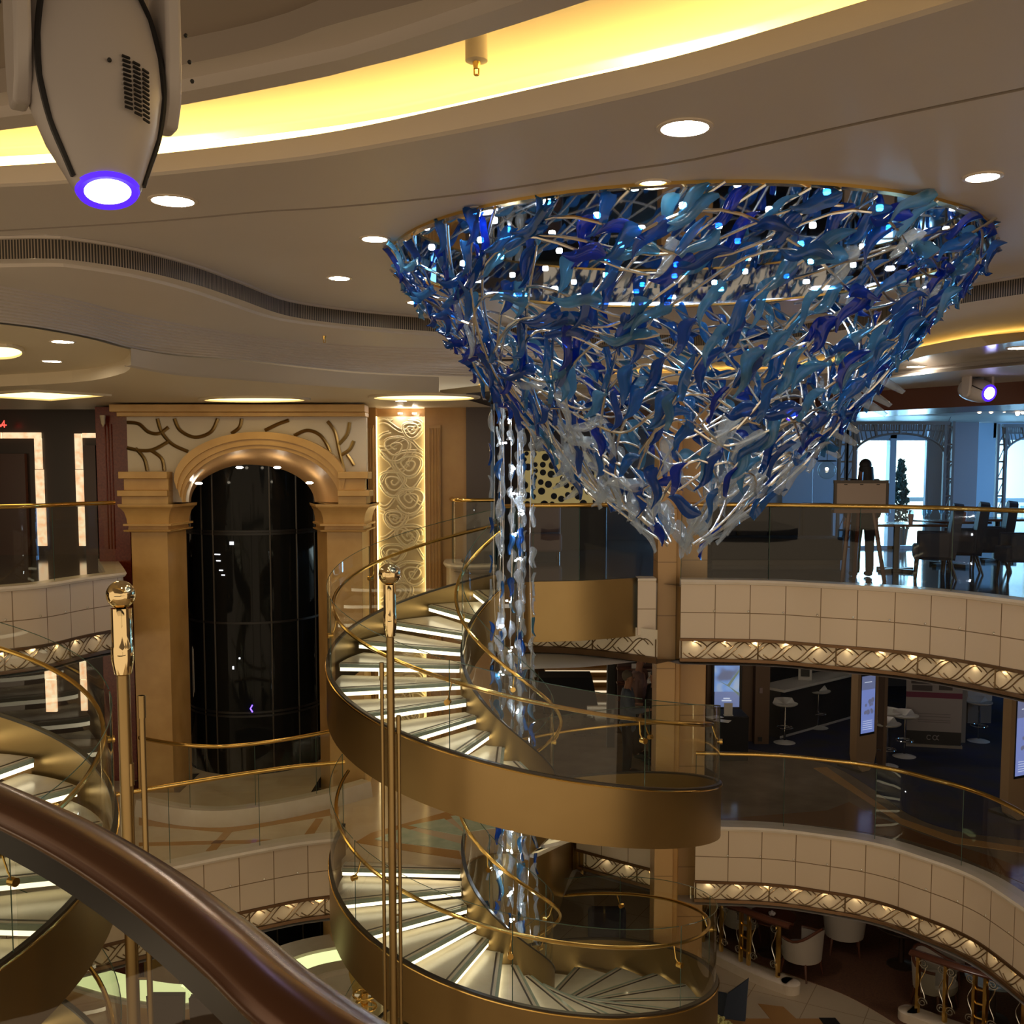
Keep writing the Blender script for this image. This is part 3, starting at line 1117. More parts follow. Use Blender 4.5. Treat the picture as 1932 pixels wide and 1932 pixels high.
# the lift shaft
EX, EY, ER = xs(478, 18.05), 18.05, 1.14
lift = thing('glass_lift', 'tall dark curved glass lift shaft under the marble arch', 'lift', (EX, EY, 0))
mb = MB()
mb.lathe([(ER, 0.0), (ER, 9.5)], (EX, EY, 0), 64)
mb.build('shaft_glass', ELEV, lift)
for py in (1003, 1008, 1176, 1345, 1352):
    z = zs(py, EY - ER)
    mb = MB()
    mb.lathe([(ER, -.018), (ER + .012, -.018), (ER + .012, .018), (ER, .018)], (EX, EY, z), 64)
    mb.build('ring_band', BLACK, lift)
for px in (373, 398, 505, 548, 590):
    dx = xs(px, EY - ER) - EX
    dx = max(-ER * .97, min(ER * .97, dx))
    y = EY - sqrt(max(ER * ER - dx * dx, 0))
    mb = MB()
    mb.box(EX + dx - .012, EX + dx + .012, y - .012, y + .02, 0.1, 9.5)
    mb.build('mullion', DARKT, lift, smooth=False)
# lit details of the cab seen through the dark glass
LTD = emit('lift_cab_light', (0.9, 0.92, 1.0), 1.6)
mb = MB()
for px, py, w_, h_ in ((437, 1025, 8, 6), (410, 1046, 12, 2), (412, 1058, 9, 2), (417, 1076, 8, 2), (421, 1085, 7, 2), (520, 1068, 12, 2), (556, 1089, 6, 3), (531, 1210, 10, 2), (440, 1260, 3, 6), (452, 1242, 3, 3),
                       (421, 1499, 5, 5), (443, 1499, 2, 2), (465, 1498, 3, 3), (486, 1496, 5, 5), (553, 1474, 3, 3), (541, 1482, 3, 3), (582, 1466, 3, 3)):
    q = at(px, py, EY - ER + .02)
    dx = q.x - EX
    y = EY - sqrt(max(ER * ER - dx * dx, .01)) - .012
    q = at(px, py, y)
    mb.obox(q, w_ * .0086, .006, h_ * .0086, rz=math.asin(max(-.95, min(.95, dx / ER))))
mb.build('cab_light', LTD, lift, smooth=False, kind='stuff')
mb = MB()
q = at(473, 1337, EY - ER - .012)
mb.tube([q + V((.03, 0, .06)), q + V((-.005, 0, 0)), q + V((.03, 0, -.06))], .012, 6)
mb.build('call_light', emit('blue_call_light', (.12, .05, 1.0), 3.0), lift)

# wall right of the lift with pilasters, and the lit relief panel
wl = MB()
wl.box(xs(684, 17.2), xs(712, 17.2), 17.1, 17.4, 0, 9.62)
wl.box(xs(803, 17.2), -.35, 17.1, 17.4, 0, 9.62)
wl.box(xs(700, 17.2), xs(815, 17.2), 17.36, 17.46, 0, 9.62)
stru(wl.build('wall_back', STONE2, smooth=False))
for a, b in ((688, 706), (808, 832)):
    x0, x1 = xs(a, 17.0), xs(b, 17.0)
    mb = MB()
    mb.box(x0, x1, 17.0, 17.095, 0, 9.3)
    n = 4
    for k in range(n):
        x = x0 + (x1 - x0) * (k + .5) / n
        mb.tube([(x, 17.0, .1), (x, 17.0, 9.25)], (x1 - x0) / n * .36, 8)
    o = mb.build('fluted_pilaster', STONE2, angle=50)
    tag(o, 'fluted marble pilaster %s of the glowing relief panel' % ('left' if a == 688 else 'right'), 'pilaster')
RP0, RP1 = xs(713, 17.2), xs(802, 17.2)
rp = thing('relief_panel', 'tall glowing cream wall panel carved with swirling cloud spirals', 'panel', ((RP0 + RP1) / 2, 17.2, .4))
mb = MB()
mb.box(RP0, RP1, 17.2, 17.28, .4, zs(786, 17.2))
RELM = mat('relief_plaster_lit', (0.78, 0.68, 0.46), 0.5)
mb.build('slab', mat('relief_ground_shaded', (0.58, 0.46, 0.26), 0.5), rp, smooth=False)  # same plaster as the swirls, shade between them put into its colour
mb = MB()
rnd = random.Random(3)
ZT = zs(786, 17.2)
wR = RP1 - RP0


def clipx(pts, r):
    seg, out = [], []
    for p in pts:
        if RP0 + .02 < p.x < RP1 - .02 and .42 < p.z < ZT - .03:
            seg.append(p)
        else:
            if len(seg) > 2:
                out.append(seg)
            seg = []
    if len(seg) > 2:
        out.append(seg)
    for s_ in out:
        mb.tube(s_, r, 6)


z = .7
k = 0
while z < ZT:
    cx_ = RP0 + wR * (.34 if k % 2 else .68) + rnd.uniform(-.06, .06)
    R0 = rnd.uniform(.16, .27)
    sgn = rnd.choice((-1, 1))
    ph = rnd.uniform(0, 6)
    for off in (0, .55):
        pts = []
        for i in range(60):
            t = i / 59
            a = ph + sgn * t * 2 * pi * 2.6 + off * .2
            rr = R0 * (1 - .93 * t) * (1 + .10 * sin(3 * a)) + off * .07 * (1 - t)
            pts.append(V((cx_ + rr * 1.15 * cos(a), 17.197, z + rr * sin(a))))
        if off == 0:
            clipx(pts, .020)
        else:
            clipx(pts[:26], .017)
    for j in range(2):
        pts = [V((RP0 + wR * t, 17.197, z + .30 + .06 * j + .12 * sin(2 * pi * (t * 1.2 + k * .37)) + .06 * sin(9 * t + k))) for t in [i / 24 for i in range(25)]]
        clipx(pts, .016)
    z += rnd.uniform(.27, .34)
    k += 1
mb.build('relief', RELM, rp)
RLED = emit('relief_edge_light', (1.0, .78, .38), 3.4)
for x in (RP0 - .028, RP1 + .004):
    mb = MB()
    mb.box(x, x + .024, 17.13, 17.27, .4, ZT)
    mb.build('edge_light', RLED, rp, smooth=False)
for px in (755, 782):
    p = at(px, 780, 17.12)
    mb = MB()
    mb.lathe([(1e-6, -.01), (.035, -.01), (.035, .01), (1e-6, .01)], p, 10)
    mb.build('spot_lamp', LAMP, rp)

# dotted gold panel at the end of the upper hall
q0_, q1_ = at(1008, 955, 23.2), at(1112, 868, 23.2)
gp = thing('perforated_panel', 'pale gold screen pierced with dark round holes in the upper hall', 'panel', (q0_.x, 23.2, D7))
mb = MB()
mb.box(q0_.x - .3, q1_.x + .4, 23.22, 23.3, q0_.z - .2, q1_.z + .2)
mb.build('plate', emit('self_lit_gold_plate', (.90, .66, .24), .20, (.22,.17,.07)), gp, smooth=False)  # light on the gold plate put in as its own weak glow
rr_ = random.Random(5)
mb = MB()
placed = []
for t in range(900):
    x, z = rr_.uniform(q0_.x - .28, q1_.x + .38), rr_.uniform(q0_.z - .18, q1_.z + .18)
    r = rr_.uniform(.05, .095)
    if all((x - a) ** 2 + (z - b) ** 2 > (r + c + .018) ** 2 for a, b, c in placed):
        placed.append((x, z, r))
        mb.lathe([(1e-6, 0), (r, 0), (r * .98, .012), (1e-6, .012)], (x, 23.218, z), 14, axis=(0, -1, 0))
mb.build('hole', BLACK, gp, smooth=False, kind='stuff')

# square pillar with a wider pier behind it
PILM = tile_mat('pillar_stone', (0.50, 0.30, 0.125), (0.30, 0.17, 0.07), 5.0, 0.74, 0.008, .3, offs=(0.3, .1))
pil = thing('stone_pillar', 'tall square honey marble pillar right of the spiral stair', 'pillar', (PIL.x, PIL.y, 0))
mb = MB()
x0, x1 = xs(1240, 14.15, 1150), xs(1276, 14.15, 1150)
mb.box(x0, x1, 14.15, 14.6, 0, ZP - .28)
mb.build('shaft', PILM, pil, smooth=False, bevel=.012)
mb = MB()
mb.box(x1 - .01, xs(1286, 14.2, 1150), 14.2, 14.6, 0, ZP - .28)
mb.build('edge_moulding', STONE2, pil, bevel=.02)
mb = MB()
mb.box(xs(1286, 14.5, 1150) - .02, xs(1334, 14.5, 1150), 14.5, 15.1, 0, ZP - .28)
mb.build('rear_shaft', PILM, pil, smooth=False, bevel=.012)

# ================================================================== SPIRAL STAIRS
def spiral(label, z0, k, th0, th1, cx, cy, m, nose, ri=RI, ro=RO):
    zst = lambda a: z0 - k * (a - 90) / 90
    P = lambda r, a, z: spt(r, a, z, cx, cy, m)
    root = thing('spiral_staircase', label, 'staircase', (cx, cy, zst(th1) - .6))
    NA = int((th1 - th0) / 4) + 1
    A = [th0 + (th1 - th0) * i / (NA - 1) for i in range(NA)]

    def band(r0, r1, zt, zb):
        rows = [[P(r0, a, zst(a) + zt) for a in A], [P(r1, a, zst(a) + zt) for a in A], [P(r1, a, zst(a) + zb) for a in A], [P(r0, a, zst(a) + zb) for a in A], [P(r0, a, zst(a) + zt) for a in A]]
        mb = MB()
        mb.loft(rows)
        return mb
    band(ro - .045, ro, 0, -.64).build('outer_stringer', BRONZE, root, angle=30)
    band(ri, ri + .04, 0, -.60).build('inner_stringer', BRONZE, root, angle=30)
    for rr0 in (ro - .022, ri + .02):
        mb = MB()
        mb.loft([[P(rr0 - .026, a, zst(a) + .012) for a in A], [P(rr0 + .026, a, zst(a) + .012) for a in A]])
        mb.loft([[P(rr0 + .026, a, zst(a) + .012) for a in A], [P(rr0 + .026, a, zst(a) - .012) for a in A]])
        mb.loft([[P(rr0 - .026, a, zst(a) - .012) for a in A], [P(rr0 - .026, a, zst(a) + .012) for a in A]])
        mb.build('stringer_cap', DARKT, root, angle=30)
    for rr0 in (ro + .006, ri - .006):
        mb = MB()
        mb.tube([P(rr0, a, zst(a) - .02) for a in A], .011, 6)
        mb.build('edge_bead', BRASS, root)
    # treads
    na, nz, da, rise, n = nose
    for i in range(n):
        a1 = na + i * da
        a0 = a1 - da - 3.0
        zt = nz - i * rise
        ra, rb = ri + .045, ro - .10
        aa = [a0 + (a1 - a0) * j / 6 for j in range(7)]
        mb = MB()
        mb.loft([[P(ra, a, zt) for a in aa], [P(rb, a, zt) for a in aa], [P(rb, a, zt - .05) for a in aa], [P(ra, a, zt - .05) for a in aa], [P(ra, a, zt) for a in aa]])
        mb.add([P(ra, a0, zt), P(rb, a0, zt), P(rb, a0, zt - .05), P(ra, a0, zt - .05)], [(0, 1, 2, 3)])
        mb.add([P(ra, a1, zt), P(rb, a1, zt), P(rb, a1, zt - .05), P(ra, a1, zt - .05)], [(0, 1, 2, 3)])
        td = mb.build('tread', MARBLE, root, smooth=False)
        t = (P(rb, a1, 0) - P(ra, a1, 0)).normalized()
        nv = V((-t.y, t.x, 0)) * m
        pa, pb = P(ra + .02, a1, zt), P(rb - .02, a1, zt)

        def bar(o0, o1, z1, z2):
            b = MB()
            vs = [p + nv * o + V((0, 0, z)) for z in (z1, z2) for o in (o0, o1) for p in (pa, pb)]
            b.add(vs, [(0, 1, 3, 2), (4, 6, 7, 5), (0, 4, 5, 1), (2, 3, 7, 6), (0, 2, 6, 4), (1, 5, 7, 3)])
            return b
        bar(-.055, -.035, -.002, .004).build('grip_strip', DARKT, td, smooth=False)
        bar(.0, .035, -.045, -.004).build('glass_edge', GREENGL, td, smooth=False)
        bar(-.02, .028, -.09, -.047).build('light_strip', LED_W, td, smooth=False)
        PW[td.name] = PW[root.name]
    # glass, rails
    for rr0, side in ((ro - .022, -1), (ri + .02, 1)):
        nseg = max(1, int(round((th1 - th0) / (48 if side < 0 else 80))))
        for s_ in range(nseg):
            b0 = th0 + (th1 - th0) * s_ / nseg + .5
            b1 = th0 + (th1 - th0) * (s_ + 1) / nseg - .5
            aa = [b0 + (b1 - b0) * j / 14 for j in range(15)]
            mb = MB()
            mb.loft([[P(rr0, a, zst(a) + .01) for a in aa], [P(rr0, a, zst(a) + .93) for a in aa]])
            g = mb.build('glass_pane', GLASS, root)
            mb = MB()
            mb.tube([P(rr0, aa[0], zst(aa[0]) + .01), P(rr0, aa[0], zst(aa[0]) + .93)] + [P(rr0, a, zst(a) + .93) for a in aa[1:]], .0045, 4, cap=False)
            mb.build('pane_edge', GLEDGE, g, smooth=False)
            if s_:
                q = P(rr0, b0 - .5, zst(b0) + .50)
                d = (P(1, b0, 0) - P(0, b0, 0)).normalized()
                mb = MB()
                mb.lathe([(1e-6, -.03), (.032, -.03), (.032, .03), (1e-6, .03)], q, 12, axis=d)
                mb.tube([q, q + d * side * .05 + V((0, 0, .06)), P(rr0 + side * .08, b0, zst(b0) + .68)], .008, 6)
                mb.build('rail_bracket', BRASS, root)
        mb = MB()
        rh = rr0 + side * .08
        pts = [P(rh, a, zst(a) + .70) for a in A]
        mb.tube(pts, .022, 8)
        mb.build('handrail', BRASS, root)
    return root


spiral('upper flight of the central spiral stair with lit marble treads', 7.16, .80, 99, 452, AX, AY, 1, (107, 6.86, 17.3, .17, 20))
spiral('lower flight of the central spiral stair down to the ground floor', 4.72, .80, 168, 560, AX, AY, 1, (177, 3.60, 16.8, .152, 23))
spiral('upper flight of the spiral stair at the left edge behind the foreground rail', 6.26, .80, -2, 356, LX, LY, -1, (10, 6.80, 17.3, .17, 20))
spiral('lower flight of the spiral stair in the bottom left corner', 3.60, .80, 64, 360, LX, LY, -1, (75, 3.38, 17.3, .17, 16))


# ================================================================== BALCONY RAILS
def rail(P, zd, label, height=1.10, pane=1.25, inset=.10, group=None, tint=None, u0=0.0):
    Q = offset(P, inset)
    W = Walk(Q)
    mid = W(W.len / 2)
    root = thing('glass_railing', label, 'railing', (mid.x, mid.y, zd + .1), group)
    mb = MB()
    mb.tube([V((p.x, p.y, zd + height)) for p in Q], .030, 10)
    mb.build('handrail', BRASS, root)
    n = max(1, int(round(W.len / pane)))
    for i in range(n):
        a, b = W.len * i / n + .006, W.len * (i + 1) / n - .006
        pts = [W(a + (b - a) * j / 5) for j in range(6)]
        mb = MB()
        mb.loft([setz(pts, zd + .09), setz(pts, zd + height - .02)])
        g = mb.build('glass_pane', tint or GLASS, root)
        mb = MB()
        mb.tube([V((pts[0].x, pts[0].y, zd + .09)), V((pts[0].x, pts[0].y, zd + height - .03))], .0045, 4)
        mb.build('pane_edge', GLEDGE, g, smooth=False)
    return root


rail(R7, D7, 'upper gold topped glass railing in front of the dining area', pane=1.1)
rail(L7[:42], D7, 'upper gold topped glass railing at the left edge of the picture')
rail(R6, D6, 'lower gold topped glass railing curving along the right gallery')
rail(L6, D6, 'lower gold topped glass railing between the two spiral stairs')
GPr = [p for p in GP]
rail(GPr, D7, 'upper gold topped glass railing above the bronze landing front', pane=.9, inset=.05)
# short return at the end of the left hand upper hall gallery
E7 = crom([at(936, 1066, 16.0), at(880, 1066, 15.9), at(850, 1062, 16.1), at(842, 1058, 16.6), at(845, 1056, 17.1)], 5)
E7 = [V((p.x, p.y, 0)) for p in E7][::-1]
fascia(resample(E7, 16), D7, 'short rounded end of the upper balcony beside the relief panel', (0, 0))
rail(resample(E7, 16), D7, 'short rounded gold topped glass railing beside the relief panel', pane=.7, inset=.08)
# curb and railing in front of the lift
CB = pcurve([(256, 1511), (310, 1523), (362, 1530), (430, 1531), (520, 1519), (616, 1499), (700, 1476)], D6 + .22, 30)
r_ = thing('lift_curb', 'low curved white marble curb in front of the glass lift', 'curb', (CB[15].x, CB[15].y, D6))
mb = MB()
mb.loft([setz(offset(CB, d), D6 + z) for d, z in [(-.04, 0), (-.02, .10), (0, .20), (.01, .23), (.22, .23), (.22, 0)]])
mb.build('curb_stone', CAPM, r_, angle=30)
rail(CB, D6 + .12, 'curved gold topped glass railing on the curb in front of the lift', height=1.02, pane=1.0, inset=.1)

# ================================================================== GLASS SCULPTURE
GB = [glass('blue_glass_%d' % i, t, .95, .04, d, f) for i, (t, d, f) in enumerate((
    ((.10, .34, .66), (.045, .22, .52), .48), ((.06, .24, .56), (.020, .12, .42), .55), ((.24, .50, .70), (.14, .38, .58), .40), ((.04, .15, .58), (.010, .07, .48), .52)))]
GC = glass('clear_leaf_glass', (.86, .90, .93), 1.0, .06, (.62, .68, .72), .30)
rnd = random.Random(11)
ch = thing('glass_chandelier', 'huge funnel shaped ceiling sculpture of blue and clear glass leaves on wavy steel rods', 'chandelier', (CX, CY, 7.92))
mb = MB()
mb.lathe([(CR + .05, .0), (CR + .05, -.018), (CR - .005, -.018), (CR - .008, .0)], (CX, CY, ZP), 72, cap=False)
mb.build('rim_ring', BRASS, ch)
mb = MB()
mb.lathe([(CR - .008, .0), (CR - .01, .16)], (CX, CY, ZP), 72, cap=False)
mb.build('recess_wall', MIRROR, ch)
mb = MB()
mb.poly([[(p.x, p.y) for p in ringl]], ZP + .155)
mb.build('mirror_plate', MIRROR, ch, smooth=False)
led = MB()
for ring, n in ((.45, 5), (.95, 10), (1.45, 15), (1.85, 18)):
    for i in range(n):
        a = 2 * pi * (i + .3 * ring) / n
        led.lathe([(1e-5, -.012), (.020, -.012), (.025, .0)], (CX + ring * cos(a), CY + ring * sin(a), ZP + .15), 8)
led.build('led_spot', COOL, ch, kind='stuff')

ZT_, ZB_ = ZP - .02, 7.98


def cone(t, a, extra=0.0):
    """t = 0 at the ceiling, 1 at the tip"""
    z = ZT_ + (ZB_ - ZT_) * t
    r = 1.91 * (1 - t) ** .80 + .20 * (1 - .5 * t) + extra
    return V((CX + .02 * t + r * cos(a), CY + r * sin(a), z))


rods = []
NR = 54
for i in range(NR):
    a0 = 2 * pi * i / NR + rnd.uniform(-.05, .05)
    t1 = rnd.choice((.45, .6, .72, .84, .93, .99))
    sw = -1.15 - .35 * rnd.random()
    ph = rnd.uniform(0, 6)
    ex = rnd.uniform(-.10, .04)
    pts = []
    for j in range(33):
        t = t1 * j / 32
        a = a0 + sw * t + .05 * sin(9 * t + ph)
        pts.append(cone(t, a, ex + .03 * sin(11 * t + ph)))
    rods.append(pts)
waves = []
NW = 40
for i in range(NW):
    t0 = .05 + .78 * ((i * .618) % 1.0) ** 1.25
    a0 = rnd.uniform(0, 2 * pi)
    span = rnd.uniform(1.3, 2.4) * (1 + .5 * t0)
    ph = rnd.uniform(0, 6)
    amp = rnd.uniform(.035, .07)
    dr = rnd.uniform(-.05, .16)
    pts = []
    for j in range(41):
        s = j / 40
        t = t0 + dr * s + amp * sin(2 * pi * s * span / .85 + ph)
        pts.append(cone(min(max(t, .0), 1.0), a0 - span * s, rnd.uniform(0, .0) + .03 * sin(5 * s + ph)))
    waves.append(pts)
for pts in rods:
    mb = MB()
    mb.tube(pts, .0098, 6)
    mb.build('steel_rod', STEEL, ch)
for pts in waves:
    mb = MB()
    mb.tube(pts, .0098, 6)
    mb.build('wavy_rod', STEEL, ch)


def leaf_mesh(L, wd, bend, twist, kind):
    """S curved lens of glass, long axis x, face normal z"""
    nu, nv = 11, 4
    top, bot = [], []
    for i in range(nu + 1):
        u = i / nu
        x = L * (u - .5)
        yc = bend * L * sin(2 * pi * (u - .5)) * .16 if kind != 2 else bend * L * (4 * (u - .5) ** 2 - .5) * .45
        if kind == 1:
            wv = wd * (min(1, (u + .015) / .16) ** .5) * (1.16 - .25 * u - .80 * u ** 3.0)
        else:
            wv = wd * max(sin(pi * (u * .96 + .02)), 0) ** .62
        th = .009 * sin(pi * (u * .9 + .05)) ** .5 + .002
        for j in range(nv + 1):
            v = 2 * j / nv - 1
            y = yc + wv * .5 * v
            zz = .018 * cos(pi * v / 2) + twist * x * v * .14 + .03 * (4 * (u - .5) ** 2)
            top.append(V((x, y, zz + th * (1 - v * v))))
            bot.append(V((x, y, zz - th * (1 - v * v) * .3)))
    fs = []
    st = nv + 1
    o = len(top)
    for i in range(nu):
        for j in range(nv):
            a, b, c, d = i * st + j, i * st + j + 1, (i + 1) * st + j + 1, (i + 1) * st + j
            fs.append((a, d, c, b))
            fs.append((o + a, o + b, o + c, o + d))
        for j in (0, nv):
            a, d = i * st + j, (i + 1) * st + j
            fs.append((a, o + a, o + d, d) if j == 0 else (a, d, o + d, o + a))
    return top + bot, fs


LEAF = []
for L, wd, bn, tw, kd in ((.29, .082, .5, .6, 1), (.27, .086, -.4, -.5, 1), (.30, .078, .38, .9, 0), (.27, .092, .3, .4, 1), (.28, .082, .42, -.8, 2), (.25, .096, .5, .5, 1), (.31, .078, .6, -.6, 1)):
    LEAF.append(leaf_mesh(L, wd, bn, tw, kd))
LM = {}


def leaf_data(shape, m):
    key = (shape, m.name)
    if key not in LM:
        me = bpy.data.meshes.new('glass_leaf')
        v_, f_ = LEAF[shape]
        me.from_pydata([tuple(p) for p in v_], [], f_)
        me.materials.append(m)
        me.shade_smooth()
        LM[key] = me
    return LM[key]


def frame(p, along, normal, roll=0.0, s=1.0):
    x = along.normalized()
    z = (normal - x * normal.dot(x)).normalized()
    y = z.cross(x)
    M = Matrix((x, y, z)).transposed().to_4x4()
    M.translation = p
    return M @ Matrix.Rotation(roll, 4, 'X') @ Matrix.Scale(s, 4)


leaves = []
for pts, step, off0 in [(p, .245, 0) for p in rods] + [(p, .46, .1) for p in waves]:
    Wk = Walk(pts)
    u = .08 + off0 + rnd.uniform(0, .15)
    while u < Wk.len - .05:
        p = Wk(u)
        d = Wk(min(u + .03, Wk.len)) - Wk(max(u - .03, 0))
        u += step * rnd.uniform(.8, 1.35)
        if rnd.random() < .12:
            continue
        ax = V((CX, CY, p.z))
        out = (p - ax)
        if out.length < .05:
            out = V((0, -1, 0))
        out.normalize()
        down = V((0, 0, -1)) + V((rnd.uniform(-.25, .25), rnd.uniform(-.25, .25), 0)) + out * -.25
        al = (d.normalized() * 1.0 + down * (.30 + .7 * max(0, (ZT_ - p.z) / (ZT_ - ZB_) - .25))) if rnd.random() < .8 else d.normalized() + down * .1
        nm = out + V((rnd.uniform(-.5, .5), rnd.uniform(-.5, .5), rnd.uniform(-.3, .3)))
        t = (ZT_ - p.z) / (ZT_ - ZB_)
        clear = rnd.random() < (0.04 if t < .5 else .04 + (t - .5) * 1.7)
        M = frame(p + out * .02, al, nm, rnd.uniform(-.5, .5), rnd.uniform(.88, 1.12))
        leaves.append((M, clear, rnd.randrange(7), rnd.choice((0, 0, 1, 1, 2, 2, 3)), p))
# ragged clear shards along the lower edge and the right flank
for t, a, e in [(.42, -.15, .06), (.46, -.05, .08), (.5, -.25, .07), (.55, .05, .06), (.6, -.3, .06), (.64, -.1, .05), (.7, 3.5, .04), (.74, 3.3, .06), (.8, 3.7, .05), (.85, 4.0, .05), (.9, 4.4, .04), (.93, 5.0, .04), (.97, 4.7, .03), (.78, 2.9, .05)]:
    p = cone(t, a, e)
    out = V((cos(a), sin(a), 0))
    leaves.append((frame(p, out * .5 + V((.1, 0, -.55)), V((0, -1, .3)) + out, 0, 1.15), True, 3, 0, p))
cp_ = V((0, 0, CAMZ))
key = lambda l: ((l[4] - cp_).length if l[4].y < CY + .3 else 50 + (l[4] - cp_).length)
for clear, nm_ in ((False, 'blue_glass_leaf'), (True, 'clear_glass_leaf')):
    G = sorted([l for l in leaves if l[1] == clear], key=key)
    for M, c_, sh, mi_, p in G[:100]:
        o = bpy.data.objects.new(nm_, leaf_data(sh, GC if c_ else GB[mi_]))
        COL.objects.link(o)
        o.parent = ch
        o.matrix_local = Matrix.Translation(-V(PW[ch.name])) @ M
    rest = G[100:]
    if rest:
        mb = MB()
        for M, c_, sh, mi_, p in rest:
            v_, f_ = LEAF[sh]
            mb.add([M @ q for q in v_], f_, mi=0 if c_ else mi_)
        mb.build(nm_, [GC] if clear else GB, ch, angle=60, kind='stuff')

# hanging column of strands in the well of the stair
HX, HY, HT = 0.02, 12.40, ZP - .33
hc = thing('hanging_glass_column', 'slim hanging column of clear and blue glass leaves in the stair well', 'chandelier', (HX, HY, 2.4))
mb = MB()
mb.lathe([(1e-5, .0), (.34, .0), (.34, .06), (1e-5, .06)], (HX, HY, HT), 32)
mb.build('ceiling_plate', CHROME, hc)
mb = MB()
wires = []
for i in range(14):
    a = 2 * pi * i / 14
    r = .12 + .12 * (i % 2) + rnd.uniform(-.02, .02)
    x, y = HX + r * cos(a), HY + r * sin(a)
    zb = rnd.uniform(2.4, 3.3)
    wires.append((x, y, zb))
    pts = [V((x + .02 * sin(z * 3 + i) * (HT - z) * .2, y, z)) for z in [HT - (HT - zb) * k / 40 for k in range(41)]]
    m_ = MB()
    m_.tube(pts, .0032, 5)
    m_.build('strand_wire', STEEL, hc)
hl = []
for i, (x, y, zb) in enumerate(wires):
    z = HT - .15 - rnd.uniform(0, .3)
    while z > zb:
        f = 1.0 + .25 * max(0, (5.2 - z) / 2.6)
        px_, py_ = HX + (x - HX) * f * 1.1, HY + (y - HY) * f * 1.1
        blue = rnd.random() < .34
        M = frame(V((px_, py_, z)), V((rnd.uniform(-.1, .1), rnd.uniform(-.1, .1), -1)), V((px_ - HX, py_ - HY, 0)) + V((rnd.uniform(-.1, .1), -.1, 0)), rnd.uniform(-.6, .6), rnd.uniform(.75, 1.0))
        hl.append((M, not blue, rnd.randrange(7), rnd.choice((0, 1, 2)), V((px_, py_, z))))
        z -= rnd.uniform(.26, .52)
for clear, nm_ in ((False, 'blue_glass_leaf'), (True, 'clear_glass_leaf')):
    G = sorted([l for l in hl if l[1] == clear], key=lambda l: l[4].y)
    for M, c_, sh, mi_, p in G[:95]:
        o = bpy.data.objects.new(nm_, leaf_data(sh, GC if c_ else GB[mi_]))
        COL.objects.link(o)
        o.parent = hc
        o.matrix_local = Matrix.Translation(-V(PW[hc.name])) @ M
    if G[95:]:
        mb = MB()
        for M, c_, sh, mi_, p in G[95:]:
            v_, f_ = LEAF[sh]
            mb.add([M @ q for q in v_], f_, mi=0)
        mb.build(nm_, [GC], hc, angle=60, kind='stuff')
for px, py in ((958, 795), (951, 833), (969, 887), (973, 931), (988, 967), (972, 1010), (977, 1057), (960, 1136), (945, 1180), (961, 1225), (945, 1271), (974, 1342), (990, 1404), (962, 1565), (962, 1607), (947, 1645), (963, 1687), (967, 1738), (981, 1778)):
    p = at(px, py, HY - .2)
    mb = MB()
    for k in range(3):
        mb.sphere(p + V((rnd.uniform(-.03, .03), rnd.uniform(-.02, .02), rnd.uniform(-.025, .025))), .011, 8)
    mb.build('led_cluster', COOL, hc)

# ================================================================== CEILING LIGHTS, SPRINKLERS
def downlight(px, py, z, d, label, m=None):
    p = pz(px, py, z)
    t = thing('downlight', label, 'ceiling light', (p.x, p.y, z - .01), 'round recessed downlights')
    mb = MB()
    mb.lathe([(d / 2 + .022, .012), (d / 2 + .020, -.006), (d / 2, -.008), (d / 2 - .006, .004)], p, 28, cap=False)
    mb.build('trim_ring', CAPM, t)
    mb = MB()
    mb.lathe([(1e-5, -.003), (d / 2 - .004, -.003), (d / 2 - .004, .006)], p, 28)
    mb.build('lamp', m or LAMP, t, smooth=False)


for px, py, d, lb in ((1292, 240, .215, 'largest round downlight of the main ceiling right of the sprinkler'), (326, 378, .235, 'round downlight just right of the violet stage light lens'),
                      (1233, 347, .165, 'round downlight close above the middle of the chandelier rim'), (906, 397, .165, 'round downlight above the left part of the chandelier rim'),
                      (1854, 333, .165, 'round downlight near the right edge above the chandelier rim end'), (707, 450, .165, 'round downlight left of the chandelier between the groove and the vent'),
                      (640, 524, .165, 'round downlight closest above the curved vent grille'), (1817, 499, .165, 'round downlight just right of the chandelier rim end'),
                      (786, 570, .165, 'round downlight tucked under the left end of the chandelier rim')):
    downlight(px, py, ZP, d, lb)
for px, py, lb in ((118, 644, 'nearer round downlight over the upper left gallery'), (98, 681, 'farther round downlight over the upper left gallery')):
    downlight(px, py, CAMZ + 1.19, .19, lb)
downlight(757, 756, CAMZ + 1.05, .17, 'small round downlight above the glowing relief panel')
downlight(1728, 691, CAMZ + 1.22, .20, 'round downlight in the far right soffit left of the stage light')
downlight(1922, 656, CAMZ + 1.22, .20, 'round downlight in the far right soffit at the right edge')


def sprinkler(px, py, z, s, cyl, label):
    p = pz(px, py, z)
    t = thing('sprinkler', label, 'sprinkler', (p.x, p.y, z - .1 * s))
    if cyl:
        mb = MB()
        mb.lathe([(.048 * s, cyl), (.048 * s, 0), (.02 * s, -.004 * s), (1e-5, -.004 * s)], p, 24)
        mb.build('housing', COVE, t)
    mb = MB()
    mb.lathe([(.018 * s, .012 * s), (.017 * s, -.012 * s), (.012 * s, -.032 * s), (1e-5, -.034 * s)], p, 12)
    mb.build('nozzle', BRASS, t)
    mb = MB()
    for sx in (-1, 1):
        mb.tube([p + V((sx * .010 * s, 0, -.03 * s)), p + V((sx * .009 * s, 0, -.058 * s))], .0035 * s, 6)
    mb.lathe([(.010 * s, -.06 * s), (.010 * s, -.056 * s), (1e-5, -.056 * s)], p, 10)
    mb.build('deflector', BRASS, t)


